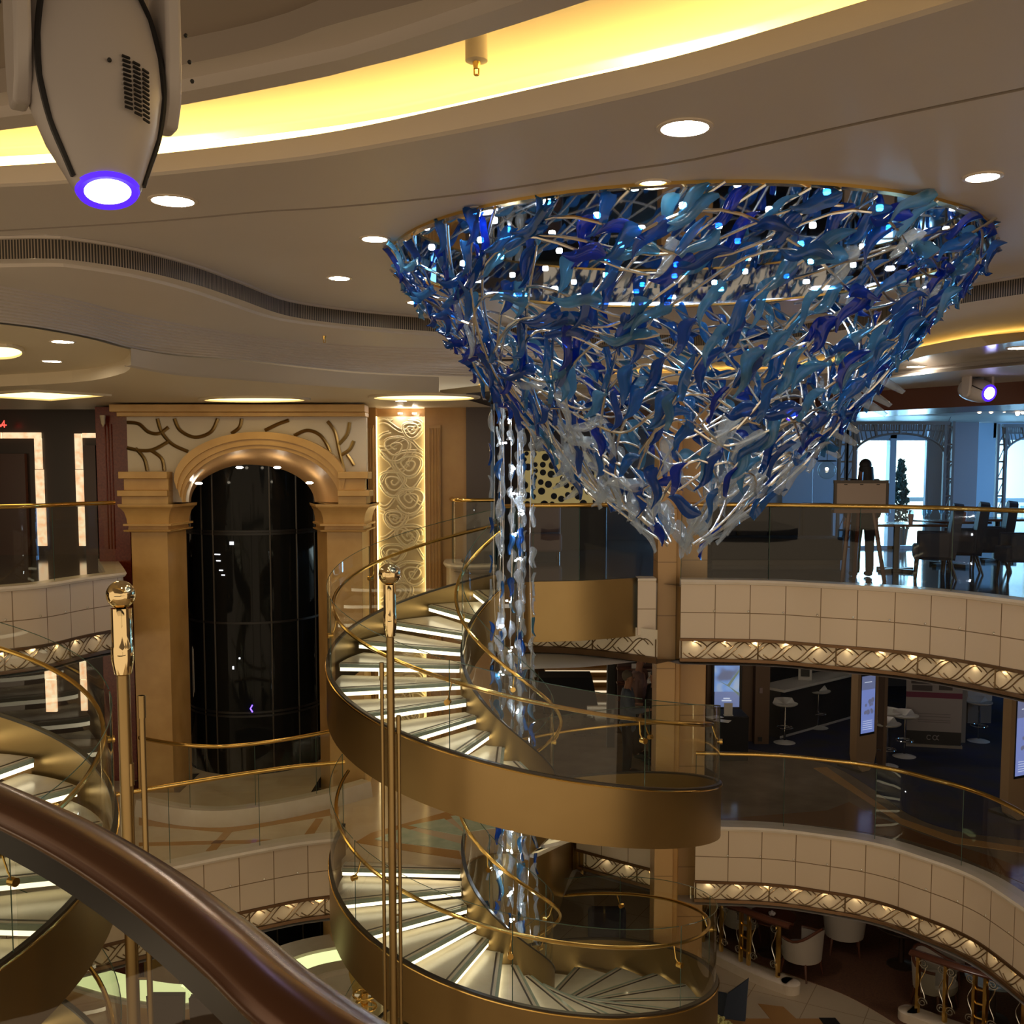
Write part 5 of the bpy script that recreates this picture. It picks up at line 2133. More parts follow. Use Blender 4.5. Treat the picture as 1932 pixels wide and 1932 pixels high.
def person(x, y, z0, rz, h, label, shirt, trousers, hair, arm_r, arm_l, long_hair=False, hidden_legs=False):
    """standing figure; faces -y before the turn rz. arm = (elbow, wrist) offsets from the shoulder"""
    s = h / 1.75
    M = Matrix.Translation((x, y, z0)) @ Matrix.Rotation(rz, 4, 'Z') @ Matrix.Scale(s, 4)
    T = lambda p: M @ V(p)
    t = thing('person', label, 'person', (x, y, z0))
    sh = 1.43
    vs, es, rd = [], [], []

    def add(p, r, frm=None):
        vs.append(T(p))
        rd.append(tuple(q * s for q in r) if isinstance(r, tuple) else r * s)
        if frm is not None:
            es.append((frm, len(vs) - 1))
        return len(vs) - 1
    pel = add((0, 0, .93), (.15, .11))
    wa = add((0, -.005, 1.08), (.135, .10), pel)
    chs = add((0, 0, 1.28), (.155, .11), wa)
    nb = add((0, .01, 1.44), (.085, .07), chs)
    nk = add((0, 0, 1.52), .052, nb)
    hd0 = add((0, -.02, 1.58), (.065, .075), nk)
    hd1 = add((0, -.012, 1.66), (.075, .092), hd0)
    hd2 = add((0, 0, 1.72), (.06, .075), hd1)
    hands = []
    for sx, arm in ((-1, arm_r), (1, arm_l)):
        s0 = V((sx * .185, .01, 1.40))
        a = add(s0, .058, chs)
        e = add(s0 + V(arm[0]), .042, a)
        w_ = add(s0 + V(arm[1]), .030, e)
        d = (V(arm[1]) - V(arm[0])).normalized()
        pm = add(s0 + V(arm[1]) + d * .06, (.034, .020), w_)
        hands.append((pm, s0 + V(arm[1]) + d * .06, d, sx))
        l1 = add((sx * .095, 0, .86), .092, pel)
        l2 = add((sx * .10, -.01, .49), .058, l1)
        l3 = add((sx * .105, .01, .10), .040, l2)
        add((sx * .11, -.05, .045), .040, l3)
        add((sx * .115, -.15, .035), .034, len(vs) - 1)
    for pm, hp_, d, sx in hands:
        side = d.cross(V((0, 0, 1)))
        side = side.normalized() if side.length > .1 else V((0, 1, 0))
        for k, (o_, L) in enumerate(((-.024, .055), (-.008, .066), (.008, .062), (.024, .048))):
            b0 = hp_ + side * o_ + d * .02
            f1 = add(b0 + d * L * .6, .0095, pm)
            add(b0 + d * L + V((0, 0, -.012)), .008, f1)
        th = add(hp_ + side * -.036 * sx + d * .0, .011, pm)
        add(hp_ + side * -.044 * sx + d * .035, .0095, th)
    skin('body', vs, es, rd, SKINM, t, sub=1)
    # shirt and trousers as slightly wider shells
    vs2, es2, rd2 = [], [], []

    def add2(p, r, frm=None):
        vs2.append(T(p))
        rd2.append(tuple(q * s for q in r) if isinstance(r, tuple) else r * s)
        if frm is not None:
            es2.append((frm, len(vs2) - 1))
        return len(vs2) - 1
    a0 = add2((0, 0, .70), (.215, .17))
    a1 = add2((0, -.005, 1.06), (.185, .145), a0)
    a2 = add2((0, 0, 1.29), (.20, .15), a1)
    add2((0, .01, 1.47), (.105, .09), a2)
    for sx, arm in ((-1, arm_r), (1, arm_l)):
        s0 = V((sx * .185, .01, 1.40))
        b0 = add2(s0 + V((0, 0, .01)), .088, a2)
        b1 = add2(s0 + V(arm[0]), .064, b0)
        add2(s0 + V(arm[0]).lerp(V(arm[1]), .98), .050, b1)
    skin('shirt', vs2, es2, rd2, shirt, t, sub=1)
    vs2, es2, rd2 = [], [], []
    a0 = add2((0, 0, 1.10), (.165, .125))
    for sx in (-1, 1):
        b0 = add2((sx * .095, 0, .84), .108, a0)
        b1 = add2((sx * .10, -.01, .49), .076, b0)
        add2((sx * .105, .01, .04), .070, b1)
    skin('trousers', vs2, es2, rd2, trousers, t, sub=1)
    for sx in (-1, 1):
        b = MB()
        b.sphere((0, 0, 0), .058, 12, sz=.72)
        for v_ in b.v:
            v_.y *= 2.2
        b.rot(M @ Matrix.Translation((sx * .112, -.075, .044))).build('shoe', FAB3, t)
    b = MB()
    b.sphere((0, .012, 1.685), .092, 16, sz=1.05)
    for i in range(len(b.v)):
        v_ = b.v[i]
        if v_.z < 1.66 and v_.y < .03:
            v_.y = max(v_.y, .02)
    if long_hair:
        b.lathe([(.10, .0), (.115, -.15), (.13, -.32), (.08, -.34)], (0, .05, 1.66), 14)
    b.rot(M).build('hair', hair, t)
    b = MB()
    b.sphere((0, -.108, 1.625), .014, 8, sz=1.5)
    for sx in (-1, 1):
        b.sphere((sx * .078, -.005, 1.62), .018, 8, sz=1.6)
    b.rot(M).build('face_features', SKINM, t)
    b = MB()
    for sx in (-1, 1):
        b.sphere((sx * .030, -.098, 1.652), .008, 8)
    b.obox((0, -.101, 1.585), .042, .008, .008)
    b.rot(M).build('eyes_and_mouth', DARKT, t)
    return t


FAB1 = mat('slate_blue_jumper', (.12, .16, .24), .8)
FAB2 = mat('pinkish_shirt', (.24, .15, .14), .8)
FAB3 = mat('black_cloth', (.012, .012, .015), .8)
TRO = mat('dark_trousers', (.025, .03, .045), .8)
GREY = mat('grey_hair', (.16, .14, .12), .8)
HAIRD = mat('dark_hair', (.015, .012, .012), .6)
x, y = fp(1183, 1462, D6)
person(x, y, D6, -1.35 + pi, 1.74, 'person in a slate blue jumper reaching out an arm behind the stair glass', FAB1, TRO, GREY,
       ((.04, -.08, -.27), (.06, -.36, -.20)), ((.05, -.05, -.28), (.06, -.14, -.52))) if False else \
    person(x, y, D6, 1.35, 1.74, 'person in a slate blue jumper reaching out an arm behind the stair glass', FAB1, TRO, GREY,
           ((-.03, -.07, -.27), (.02, -.34, -.24)), ((.05, -.05, -.28), (.06, -.14, -.50)))
x, y = fp(1204, 1428, D6)
person(x, y, D6, 1.1, 1.84, 'person in a pale pinkish shirt and black vest behind the slate blue jumper', FAB2, FAB3, HAIRD,
       ((-.03, -.02, -.29), (-.02, -.10, -.54)), ((.05, -.02, -.29), (.06, -.12, -.53)))
x, y = fp(1233, 1440, D6)
person(x, y, D6, -1.3, 1.62, 'person in black half hidden by the square pillar', FAB3, FAB3, HAIRD,
       ((-.06, -.03, -.28), (-.04, -.16, -.50)), ((.03, -.10, -.26), (0, -.34, -.22)))
x, y = at(1629, 1000, 15.1).x, 15.1
person(x, y, D7, pi, 1.70, 'person with dark hair seen from behind above the easel board', FAB3, FAB3, HAIRD,
       ((-.06, -.03, -.28), (-.04, -.10, -.52)), ((.06, -.03, -.28), (.04, -.10, -.52)), long_hair=True)

# ================================================================== UPPER HALL (centre)
x0, x1 = at(1005, 1000, 20.5).x, at(1145, 1000, 20.5).x
t = thing('grand_piano', 'black piano shaped cabinet in the dark upper hall below the gold screen', 'piano', ((x0 + x1) / 2, 20.5, D7))
b = MB()
b.box(x0, x1, 20.5, 21.6, at(1070, 1040, 20.5).z, at(1070, 956, 20.5).z)
b.build('case', BLACK, t, bevel=.03)
for k in range(3):
    b = MB()
    b.tube([(x0 + .15 + (x1 - x0 - .3) * k / 2, 20.8, D7 + .4), (x0 + .15 + (x1 - x0 - .3) * k / 2, 20.8, D7)], .04, 8)
    b.build('leg', BLACK, t)
x, y = at(1022, 1030, 18.2).x, 18.2
t = thing('hall_armchair', 'dim mauve armchair behind the upper landing glass', 'armchair', (x, y, D7))
b = MB()
b.box(x - .36, x + .36, y, y + .6, D7 + .12, D7 + .45)
b.build('seat', mat('mauve_fabric', (.22, .15, .15), .8), t, bevel=.05)
b = MB()
b.box(x - .36, x + .36, y + .5, y + .68, D7 + .3, D7 + .95)
b.build('backrest', MATS['mauve_fabric'], t, bevel=.05)
for sx in (-.3, .3):
    for yy in (.06, .6):
        b = MB()
        b.tube([(x + sx, y + yy, D7 + .14), (x + sx, y + yy, D7)], .025, 8)
        b.build('leg', DARKW, t)

# ================================================================== MIDDLE DECK, CENTRE: TABLE AND STEPS
x, y = fp(1066, 1300, D6)
y = 21.5
x = at(1066, 1250, y).x
t = thing('draped_table', 'black draped table far back behind the spiral stair', 'table', (x, y, D6))
b = MB()
rows = [[V((x + .55 * sx, y + .35 * sy, D6 + .78)) for sx, sy in ((-1, -1), (1, -1), (1, 1), (-1, 1))], [V((x + .66 * sx, y + .45 * sy, D6 + .22)) for sx, sy in ((-1, -1), (1, -1), (1, 1), (-1, 1))]]
b.loft(rows, closed=True)
b.prism([(x - .55, y - .35), (x + .55, y - .35), (x + .55, y + .35), (x - .55, y + .35)], D6 + .76, D6 + .785)
b.build('cloth', FAB3, t, smooth=False)
b = MB()
b.box(x - .45, x + .45, y - .25, y + .25, D6, D6 + .76)
b.build('frame', DARKT, t, smooth=False)
WST = emit('lit_step_edge', (1.0, .82, .55), .7)
x0, x1 = at(1098, 1250, 22.8).x, at(1148, 1250, 22.8).x
t = thing('lit_steps', 'short flight of steps with lit edges at the far end of the middle deck', 'steps', ((x0 + x1) / 2, 22.8, D6))
for k in range(4):
    b = MB()
    b.box(x0 - .8, x1 + .1, 22.8 + .3 * k, 24.2, D6 + .17 * k, D6 + .17 * (k + 1))
    s_ = b.build('step', STONE2, t, smooth=False)
    b = MB()
    b.box(x0 - .8, x1 + .1, 22.785 + .3 * k, 22.80 + .3 * k, D6 + .17 * (k + 1) - .05, D6 + .17 * (k + 1) - .01)
    b.build('edge_light', WST, s_, smooth=False)
b = MB()
quadbox(b, 1146, 1160, 1230, 1440, 18.6, .2)
quadbox(b, 1160, 1240, 1226, 1252, 18.7, .2)
o = b.build('dark_partition', BLACK, smooth=False)
tag(o, 'black partition left of the people behind the stair', 'partition')
t = thing('bookshelf', 'dim shelves with pale picture frames behind the people', 'shelf', tuple(V((at(1225, 1330, 19.6).x, 19.6, D6))))
b = MB()
quadbox(b, 1165, 1300, 1230, 1462, 19.7, .1)
b.build('back_panel', mat('shelf_brown', (.06, .03, .025), .6), t, smooth=False)
for py in (1262, 1290, 1320, 1360, 1400):
    b = MB()
    quadbox(b, 1165, 1300, py, py + 3, 19.45, .25)
    b.build('shelf', BROWNW, t, smooth=False)
for i, (px, py) in enumerate(((1200, 1252), (1222, 1280), (1212, 1310))):
    b = MB()
    quadbox(b, px - 8, px + 8, py - 12, py + 9, 19.5, .03)
    o = b.build('picture_frame', WHITE, smooth=False)
    tag(o, ('upper', 'middle', 'lower')[i] + ' pale picture frame on the dim shelves behind the people', 'picture frame')

# ================================================================== SHOP (middle deck right)
SCR1, nt_, bb_ = nodes('travel_screen')
tc_ = N(nt_, 'ShaderNodeTexCoord')
wv_ = N(nt_, 'ShaderNodeTexNoise')
wv_.inputs['Scale'].default_value = 2.2
wv_.inputs['Detail'].default_value = 2
nt_.links.new(tc_.outputs['Object'], wv_.inputs['Vector'])
rp_ = N(nt_, 'ShaderNodeValToRGB')
rp_.color_ramp.elements[0].position = .38
rp_.color_ramp.elements[0].color = (.03, .08, .22, 1)
rp_.color_ramp.elements[1].position = .62
rp_.color_ramp.elements[1].color = (.42, .52, .58, 1)
e_ = rp_.color_ramp.elements.new(.5)
e_.color = (.10, .30, .75, 1)
nt_.links.new(wv_.outputs['Fac'], rp_.inputs[0])
nt_.links.new(rp_.outputs[0], bb_.inputs['Emission Color'])
bb_.inputs['Emission Strength'].default_value = .5
SCRB = emit('blue_screen', (.10, .20, .62), .5)
SCRD = emit('blue_screen_header', (.03, .07, .20), .7)
SCRF = emit('blue_screen_figures', (.03, .06, .16), .7)
SCRW = emit('screen_text', (.55, .62, .75), .6)
YT = 18.9
t = thing('wall_screen', 'tall lit travel picture screen behind the black draped stand', 'screen', tuple(at(1372, 1340, YT)))
b = MB()
quadbox(b, 1344, 1400, 1250, 1341, YT, .08)
b.build('bezel', BLACK, t, bevel=.006)
b = MB()
quadbox(b, 1348, 1395, 1256, 1305, YT - .008, .006)
b.build('picture', SCR1, t, smooth=False)
b = MB()
q = lambda x, y: at(x, y, YT - .012)
b.add([q(1372, 1292), q(1395, 1262), q(1395, 1268), q(1376, 1296)], [(0, 1, 2, 3)])
b.add([q(1348, 1280), q(1372, 1292), q(1395, 1314), q(1395, 1308)], [(0, 1, 2, 3)])
b.build('picture_shapes', emit('screen_dark_shapes', (.05, .10, .08), .8), t, smooth=False)
b = MB()
quadbox(b, 1348, 1395, 1305, 1334, YT - .008, .006)
b.build('caption_bar', emit('screen_caption', (.05, .09, .22), .9), t, smooth=False)
b = MB()
quadbox(b, 1365, 1377, 1317, 1318.5, YT - .012, .004)
quadbox(b, 1362, 1380, 1321, 1323, YT - .012, .004)
b.build('caption_text', SCRW, t, smooth=False)
wl = MB()
quadbox(wl, 1334, 1425, 1200, 1450, YT + .1, .2)
quadbox(wl, 1425, 1452, 1200, 1446, YT - .1, .4)
o = wl.build('shop_partition', mat('brown_partition', (.13, .075, .045), .5), smooth=False)
tag(o, 'brown partition wall behind the tall travel screen', 'partition')
b = MB()
quadbox(b, 1433, 1439, 1298, 1308, YT - .13, .02)
tag(b.build('wall_switch', PINKW, bevel=.003), 'upper small switch plate on the brown shop partition', 'switch')
b = MB()
quadbox(b, 1431, 1438, 1391, 1399, YT - .13, .02)
tag(b.build('wall_socket', BLACK, bevel=.003), 'lower dark socket plate on the brown shop partition', 'socket')
YK = 17.7
x0, x1 = at(1331, 1380, YK).x, at(1413, 1380, YK).x
t = thing('draped_stand', 'square stand draped in black cloth in front of the wall screen', 'table', ((x0 + x1) / 2, YK + .3, D6))
zt_ = at(1370, 1352, YK).z
b = MB()
b.box(x0, x1, YK, YK + .6, D6, zt_)
b.build('cloth', FAB3, t, bevel=.02)
for i, (px, py) in enumerate(((1348, 1353), (1363, 1360))):
    p = pz(px, py, zt_ + .004)
    b = MB()
    b.obox((p.x, p.y, zt_ + .004), .26, .19, .004, rz=.5 - i)
    o = b.build('leaflet', WHITE, smooth=False)
    tag(o, ('left', 'right')[i] + ' white leaflet lying on the black draped stand', 'leaflet')
p = pz(1374, 1350, zt_)
t = thing('tent_card', 'small white sign standing on the black draped stand', 'sign', (p.x, p.y, zt_))
b = MB()
b.box(p.x - .075, p.x + .075, p.y, p.y + .012, zt_ + .01, zt_ + .22)
b.build('card', WHITE, t, bevel=.004)
b = MB()
b.box(p.x - .08, p.x + .08, p.y - .04, p.y + .05, zt_, zt_ + .012)
b.build('foot', WHITE, t, smooth=False)


def kiosk(px0, px1, pyt, pyb, Y, rz, label):
    a, c = at(px0, pyb, Y), at(px1, pyb, Y)
    w_ = c.x - a.x
    cx_ = (a.x + c.x) / 2
    zb = D6 + .03
    zt2 = at(px0, pyt, Y).z
    t = thing('touch_kiosk', label, 'kiosk', (cx_, Y, D6))
    Mk = Matrix.Translation((cx_, Y, 0)) @ Matrix.Rotation(rz, 4, 'Z')
    h = zt2 - zb
    b = MB()
    hw2 = w_ / 2
    pr = [(-hw2, zt2), (-hw2, zb + .30), (-hw2 * .8, zb + .10), (-hw2 * .35, zb), (hw2 * .35, zb), (hw2 * .8, zb + .10), (hw2, zb + .30), (hw2, zt2)]
    b.extrude_xz(pr, 0, .14)
    b.rot(Mk).build('housing', mat('kiosk_tan_' + label[:4].strip(), (.36, .25, .15), .5), t, bevel=.012)
    b = MB()
    b.box(-hw2 * .72, hw2 * .72, -.008, 0, zb + .62, zt2 - .02)
    b.rot(Mk).build('bezel', BLACK, t, smooth=False)
    z1 = zb + .66
    z2 = zt2 - .06
    zm = z1 + (z2 - z1) * .76
    for nm_, m_, za, zc in (('screen', SCRB, z1, zm), ('screen_header', SCRD, zm, z2)):
        b = MB()
        b.box(-hw2 * .66, hw2 * .66, -.012, -.008, za, zc)
        b.rot(Mk).build(nm_, m_, t, smooth=False)
    b = MB()
    rk = random.Random(4)
    for i in range(12):
        x_, z_ = rk.uniform(-hw2 * .45, hw2 * .5), z1 + (z2 - z1) * rk.uniform(.34, .62)
        b.lathe([(1e-5, 0), (rk.uniform(.02, .05), 0), (1e-5, .002)], (x_, -.013, z_), 9, axis=(0, -1, 0))
    b.rot(Mk).build('screen_figures', SCRF, t, smooth=False, kind='stuff')
    b = MB()
    for i in range(5):
        b.box(-hw2 * .5, hw2 * .45, -.0145, -.012, z1 + .06 + .035 * i, z1 + .066 + .035 * i)
    b.box(-hw2 * .4, hw2 * .3, -.0145, -.012, zm + .12, zm + .13)
    b.rot(Mk).build('screen_text', SCRW, t, smooth=False, kind='stuff')
    b = MB()
    b.box(-.12, .12, .02, .5, D6, D6 + .05)
    b.rot(Mk).build('foot', BLACK, t, smooth=False)
    return t


kiosk(1606, 1662, 1268, 1440, 17.0, .55, 'tan touch kiosk with blue screen left of the white banner')
b = MB()
quadbox(b, 1668, 1674, 1230, 1455, 17.2, .3)
o = b.build('kiosk_post', mat('brown_post', (.15, .10, .07), .5), smooth=False)
tag(o, 'brown post beside the kiosk left of the white banner', 'post')
kiosk(1888, 1975, 1310, 1520, 14.6, .45, 'tan touch kiosk with blue screen cut by the right picture edge')


def stool(px, py, h, label, first=[None]):
    x, y = fp(px, py, D6)
    if first[0] is None:
        t = thing('bar_stool', label, 'stool', (0, 0, 0), 'white shop stools')
        b = MB()
        b.lathe([(.20, 0), (.20, .012), (.12, .035), (.03, .06)], (0, 0, 0), 24)
        b.build('base', WHITE, t)
        b = MB()
        b.lathe([(.022, .05), (.022, .70)], (0, 0, 0), 12)
        b.build('column', CHROME, t)
        b = MB()
        b.tube([V((.15 * cos(2 * pi * k / 20), .15 * sin(2 * pi * k / 20), .30)) for k in range(20)], .012, 6, closed=True)
        b.tube([(0, 0, .30), (.15, 0, .30)], .010, 6)
        b.build('footring', CHROME, t)
        b = MB()
        rows = []
        for r, z in ((.02, .70), (.16, .71), (.205, .735), (.21, .755), (.18, .75), (.02, .74)):
            rows.append([V((r * 1.1 * cos(2 * pi * k / 24), r * sin(2 * pi * k / 24), z + (.07 if sin(2 * pi * k / 24) > .5 and r > .17 else 0))) for k in range(24)])
        b.loft(rows, closed=True)
        b.build('seat', WHITE, t)
        first[0] = t
        t.location = (x, y, D6)
        return t
    return copy_tree(first[0], (x, y, D6), 0, label=label)


stool(1846, 1399, .75, 'white bar stool right of the white banner')
stool(1706, 1428, .75, 'white bar stool right of the kiosk post partly behind the round table')
stool(1672, 1446, .75, 'white bar stool hidden behind the kiosk post')
stool(1543, 1374, .75, 'white bar stool at the far white counter')
stool(1480, 1402, .75, 'white bar stool beside the brown partition')

# far white counter with tablets
p0, p1 = pz(1480, 1302, D6 + .95), pz(1625, 1268, D6 + .95)
t = thing('shop_counter', 'long white topped dark counter running into the dim shop', 'counter', ((p0.x + p1.x) / 2, (p0.y + p1.y) / 2, D6))
d = (p1 - p0).normalized()
n_ = V((-d.y, d.x, 0))
b = MB()
lp = [p0, p1 + d * .6, p1 + d * .6 + n_ * .6, p0 + n_ * .6]
b.prism([(q.x, q.y) for q in lp], D6 + .90, D6 + .95)
b.build('worktop', WHITE, t, smooth=False)
b = MB()
lp2 = [q + n_ * (.08 if i < 2 else 0) for i, q in enumerate(lp)]
b.prism([(q.x, q.y) for q in lp2], D6, D6 + .90)
b.build('body', mat('dark_counter', (.045, .042, .04), .5), t, smooth=False)
b = MB()
b.prism([(q.x, q.y) for q in [lp2[0] - n_ * .02, lp2[1] - n_ * .02, lp2[1], lp2[0]]], D6, D6 + .05)
b.build('plinth', WHITE, t, smooth=False)
for i, f in enumerate((.42, .86)):
    c = p0.lerp(p1, f) + n_ * .3
    t = thing('display_tablet', ('nearer', 'farther')[i] + ' white framed display tablet standing on the shop counter', 'tablet', (c.x, c.y, D6 + .95))
    b = MB()
    b.obox((c.x, c.y, D6 + 1.14), .26, .02, .38, rz=-.25, tilt=-.12)
    b.build('frame', WHITE, t, bevel=.006)
    b = MB()
    b.obox((c.x - .004, c.y - .014, D6 + 1.15), .17, .01, .26, rz=-.25, tilt=-.12)
    b.build('screen', BLACK, t, smooth=False)
    b = MB()
    b.obox((c.x, c.y + .03, D6 + .96), .24, .14, .02, rz=-.25)
    b.build('foot', WHITE, t, smooth=False)

# white banner wall
YN = 18.3
t = thing('display_banner', 'white display banner with maroon stripe and black lower band in the shop', 'banner', tuple(V((at(1760, 1400, YN).x, YN, D6))))
bl, br_ = at(1708, 1380, YN), at(1806, 1395, YN)
zt_b, zb_b = at(1760, 1276, YN).z, at(1760, 1404, YN).z


def bann(x0, x1, f0, f1, m_, nm_, d=0.0):
    b = MB()
    H = zt_b - zb_b
    b.box(bl.x + (br_.x - bl.x) * x0, bl.x + (br_.x - bl.x) * x1, YN - d, YN + .04, zb_b + H * f0, zb_b + H * f1)
    b.rot(Matrix.Translation((bl.x, YN, 0)) @ Matrix.Rotation(-.22, 4, 'Z') @ Matrix.Translation((-bl.x, -YN, 0)))
    return b.build(nm_, m_, t, smooth=False)


bann(0, 1, .21, .70, mat('banner_white', (.34, .32, .34), .6), 'lower_sheet')
bann(0, 1, .70, .78, mat('maroon', (.16, .02, .07), .5), 'stripe')
bann(0, 1, .78, 1.0, MATS['banner_white'], 'upper_sheet')
bann(0, 1, 0.02, .21, mat('banner_black', (.03, .03, .035), .5), 'lower_band')
bann(-.02, 1.02, -.02, .02, mat('banner_foot', (.3, .28, .26), .4), 'foot', .04)
PHD = mat('photo_dark', (.06, .05, .06), .5)
bann(.10, .46, .80, .88, PHD, 'photo', .006)
bann(.08, .44, .90, .99, PHD, 'photo', .006)
bann(.58, .82, .82, .96, PHD, 'photo', .006)
TXT = mat('faint_text', (.24, .22, .24), .6)
for f in (.46, .42, .37, .34):
    bann(.22, .80, f, f + .012, TXT, 'text_line', .004)
b = MB()
c = V((bl.x + (br_.x - bl.x) * .48, YN - .006, zb_b + (zt_b - zb_b) * .12))
for dx, a0, a1 in ((-.05, 40, 320), (.05, 0, 360), (.12, 90, 270)):
    b.tube([c + V((dx + .035 * cos(R(a0 + (a1 - a0) * k / 14)), 0, .04 * sin(R(a0 + (a1 - a0) * k / 14)))) for k in range(15)], .008, 5)
b.rot(Matrix.Translation((bl.x, YN, 0)) @ Matrix.Rotation(-.22, 4, 'Z') @ Matrix.Translation((-bl.x, -YN, 0)))
b.build('emblem', MATS['banner_white'], t)
# round white table and column
x, y = fp(1690, 1440, D6)
y += .4
t = thing('round_display_table', 'round white display table behind the kiosk post', 'table', (x, y + .3, D6))
zz = at(1690, 1340, y + .3).z
b = MB()
b.lathe([(.34, -.04), (.36, -.02), (.36, 0), (1e-5, .0)], (x, y + .3, zz), 28)
b.build('tabletop', WHITE, t)
b = MB()
b.lathe([(.16, D6 - zz), (.16, -.04)], (x, y + .3, zz), 20)
b.build('pedestal', mat('dark_pedestal', (.04, .045, .06), .5), t)
t = thing('display_tablet', 'large white framed display standing on the round white table', 'tablet', (x, y + .3, zz))
b = MB()
b.obox((x - .06, y + .32, zz + .30), .34, .03, .60, rz=.9, tilt=-.15)
b.build('frame', WHITE, t, bevel=.008)
b = MB()
b.obox((x - .075, y + .30, zz + .31), .25, .02, .48, rz=.9, tilt=-.15)
b.build('screen', BLACK, t, smooth=False)
b = MB()
quadbox(b, 1806, 1824, 1240, 1404, 18.9, .3)
o = b.build('shop_column', mat('pale_column', (.30, .29, .27), .5), smooth=False)
tag(o, 'pale square column right of the white banner', 'column')
b = MB()
quadbox(b, 1826, 1872, 1300, 1322, 20.0, .5)
o = b.build('wall_shelf', WHITE, smooth=False)
tag(o, 'white wall counter behind the bar stool right of the banner', 'counter')
b = MB()
quadbox(b, 1826, 1870, 1322, 1385, 20.4, .1)
o = b.build('counter_front', mat('grey_counter_front', (.22, .21, .20), .5), smooth=False)
tag(o, 'grey panel under the white wall counter right of the banner', 'panel')

# ================================================================== LOUNGE (lowest deck right)
def balustrade(pix, label, rail_h=.92):
    P = [pz(x, y, D5 + .16) for x, y in pix]
    P = resample(crom(P, 8), 40)
    mid = P[20]
    t = thing('balustrade', label, 'balustrade', (mid.x, mid.y, D5))
    b = MB()
    b.loft([setz(offset(P, d), z) for d, z in ((-.17, 0), (-.16, .15), (-.13, .17), (.15, .17), (.16, 0))])
    for q in (P[0], P[-1]):
        b.lathe([(.17, 0), (.17, .15), (.14, .17), (1e-5, .17)], (q.x, q.y, 0), 18)
    b.build('stone_curb', CAPM, t)
    b = MB()
    pr = [(-.09, rail_h), (-.10, rail_h + .03), (-.05, rail_h + .06), (.05, rail_h + .06), (.10, rail_h + .03), (.09, rail_h), (-.09, rail_h)]
    b.loft([setz(offset(P, d), z + .16) for d, z in pr])
    b.build('wood_rail', BROWNW, t)
    W = Walk(P)
    n = 5
    us = [.12 + (W.len - .3) * f for f in (0, .27, .54, .64, .98)]
    for u in us:
        q = W(u)
        b = MB()
        b.obox((q.x, q.y, .16 + rail_h / 2), .055, .055, rail_h, rz=.4)
        b.build('post', BRASS, t, smooth=False)
    for a, c in ((0, 1), (1, 2), (3, 4)):
        pts = [W(us[a] + .05 + (us[c] - us[a] - .1) * j / 4) for j in range(5)]
        b = MB()
        b.loft([setz(pts, .24), setz(pts, .16 + rail_h - .06)])
        b.build('etched_pane', GLASSD, t)
        for f in (.16, .84):
            q = W(us[a] + (us[c] - us[a]) * f)
            d = (W(us[a] + .2) - W(us[a])).normalized()
            pts = []
            for j in range(46):
                s_ = j / 45
                zc = .30 + .72 * s_
                am = .035 * sin(2 * pi * s_ * 1.5)
                pts.append(q + V((0, -.015, zc - q.z)) + d * am)
            for zc, sg in ((.36, 1), (.98, -1)):
                sp = []
                for j in range(24):
                    aa = j / 23 * 2 * pi * 1.6
                    rr = .075 * (1 - j / 30)
                    sp.append(q + V((0, -.015, zc - q.z + rr * sin(aa) * sg)) + d * rr * cos(aa))
                b = MB()
                b.tube(sp, .009, 5)
                b.build('scroll', STEEL, t)
            b = MB()
            b.tube(pts[6:-6], .008, 5)
            b.build('scroll', STEEL, t)
    for z in (.40, .62, .84):
        b = MB()
        b.tube([setz([W(us[2])], z)[0], setz([W(us[3])], z)[0]], .016, 6)
        b.build('rung', BRASS, t)
    return t


balustrade([(1318, 1772), (1380, 1806), (1440, 1834), (1490, 1852)], 'low lounge balustrade on a stone curb near the square pillar')
balustrade([(1716, 1905), (1790, 1932), (1870, 1958), (1960, 1985)], 'low lounge balustrade in the bottom right corner')


def tubchair(px, py, rz, label, first=[None]):
    x, y = fp(px, py, D5)
    if first[0] is None:
        t = thing('tub_chair', label, 'armchair', (0, 0, 0), 'cream tub chairs of the lounge')
        A_ = [R(-35 + 250 * k / 18) for k in range(19)]
        b = MB()
        rows = []
        for rr2, zt2, zb2 in ((.36, 0, 1), (.30, 0, 1)):
            top = [V((rr2 * 1.05 * cos(a), rr2 * sin(a), .66 + .20 * max(0, sin(a)) ** 2)) for a in A_]
            bot = [V((rr2 * .92 * cos(a), rr2 * .9 * sin(a), .30)) for a in A_]
            rows.append((top, bot))
        b.loft([rows[0][1], rows[0][0], rows[1][0], rows[1][1]])
        b.build('tub_back', UPHC, t)
        b = MB()
        b.tube([V((.335 * 1.05 * cos(a), .335 * sin(a), .675 + .20 * max(0, sin(a)) ** 2)) for a in A_], .026, 8)
        b.build('top_rail', BROWNW, t)
        b = MB()
        b.lathe([(.30, .30), (.32, .34), (.32, .43), (.28, .47), (1e-5, .48)], (0, -.03, 0), 24)
        b.build('seat', UPHC, t)
        for sx, sy in ((-1, -1), (1, -1), (-1, 1), (1, 1)):
            b = MB()
            b.tube([(sx * .22, sy * .20, .32), (sx * .25, sy * .25, 0)], [.03, .016], 8)
            b.build('leg', BROWNW, t)
        first[0] = t
        t.location = (x, y, D5 + .012)
        t.rotation_euler = (0, 0, rz)
        return t
    return copy_tree(first[0], (x, y, D5 + .012), rz, label=label)


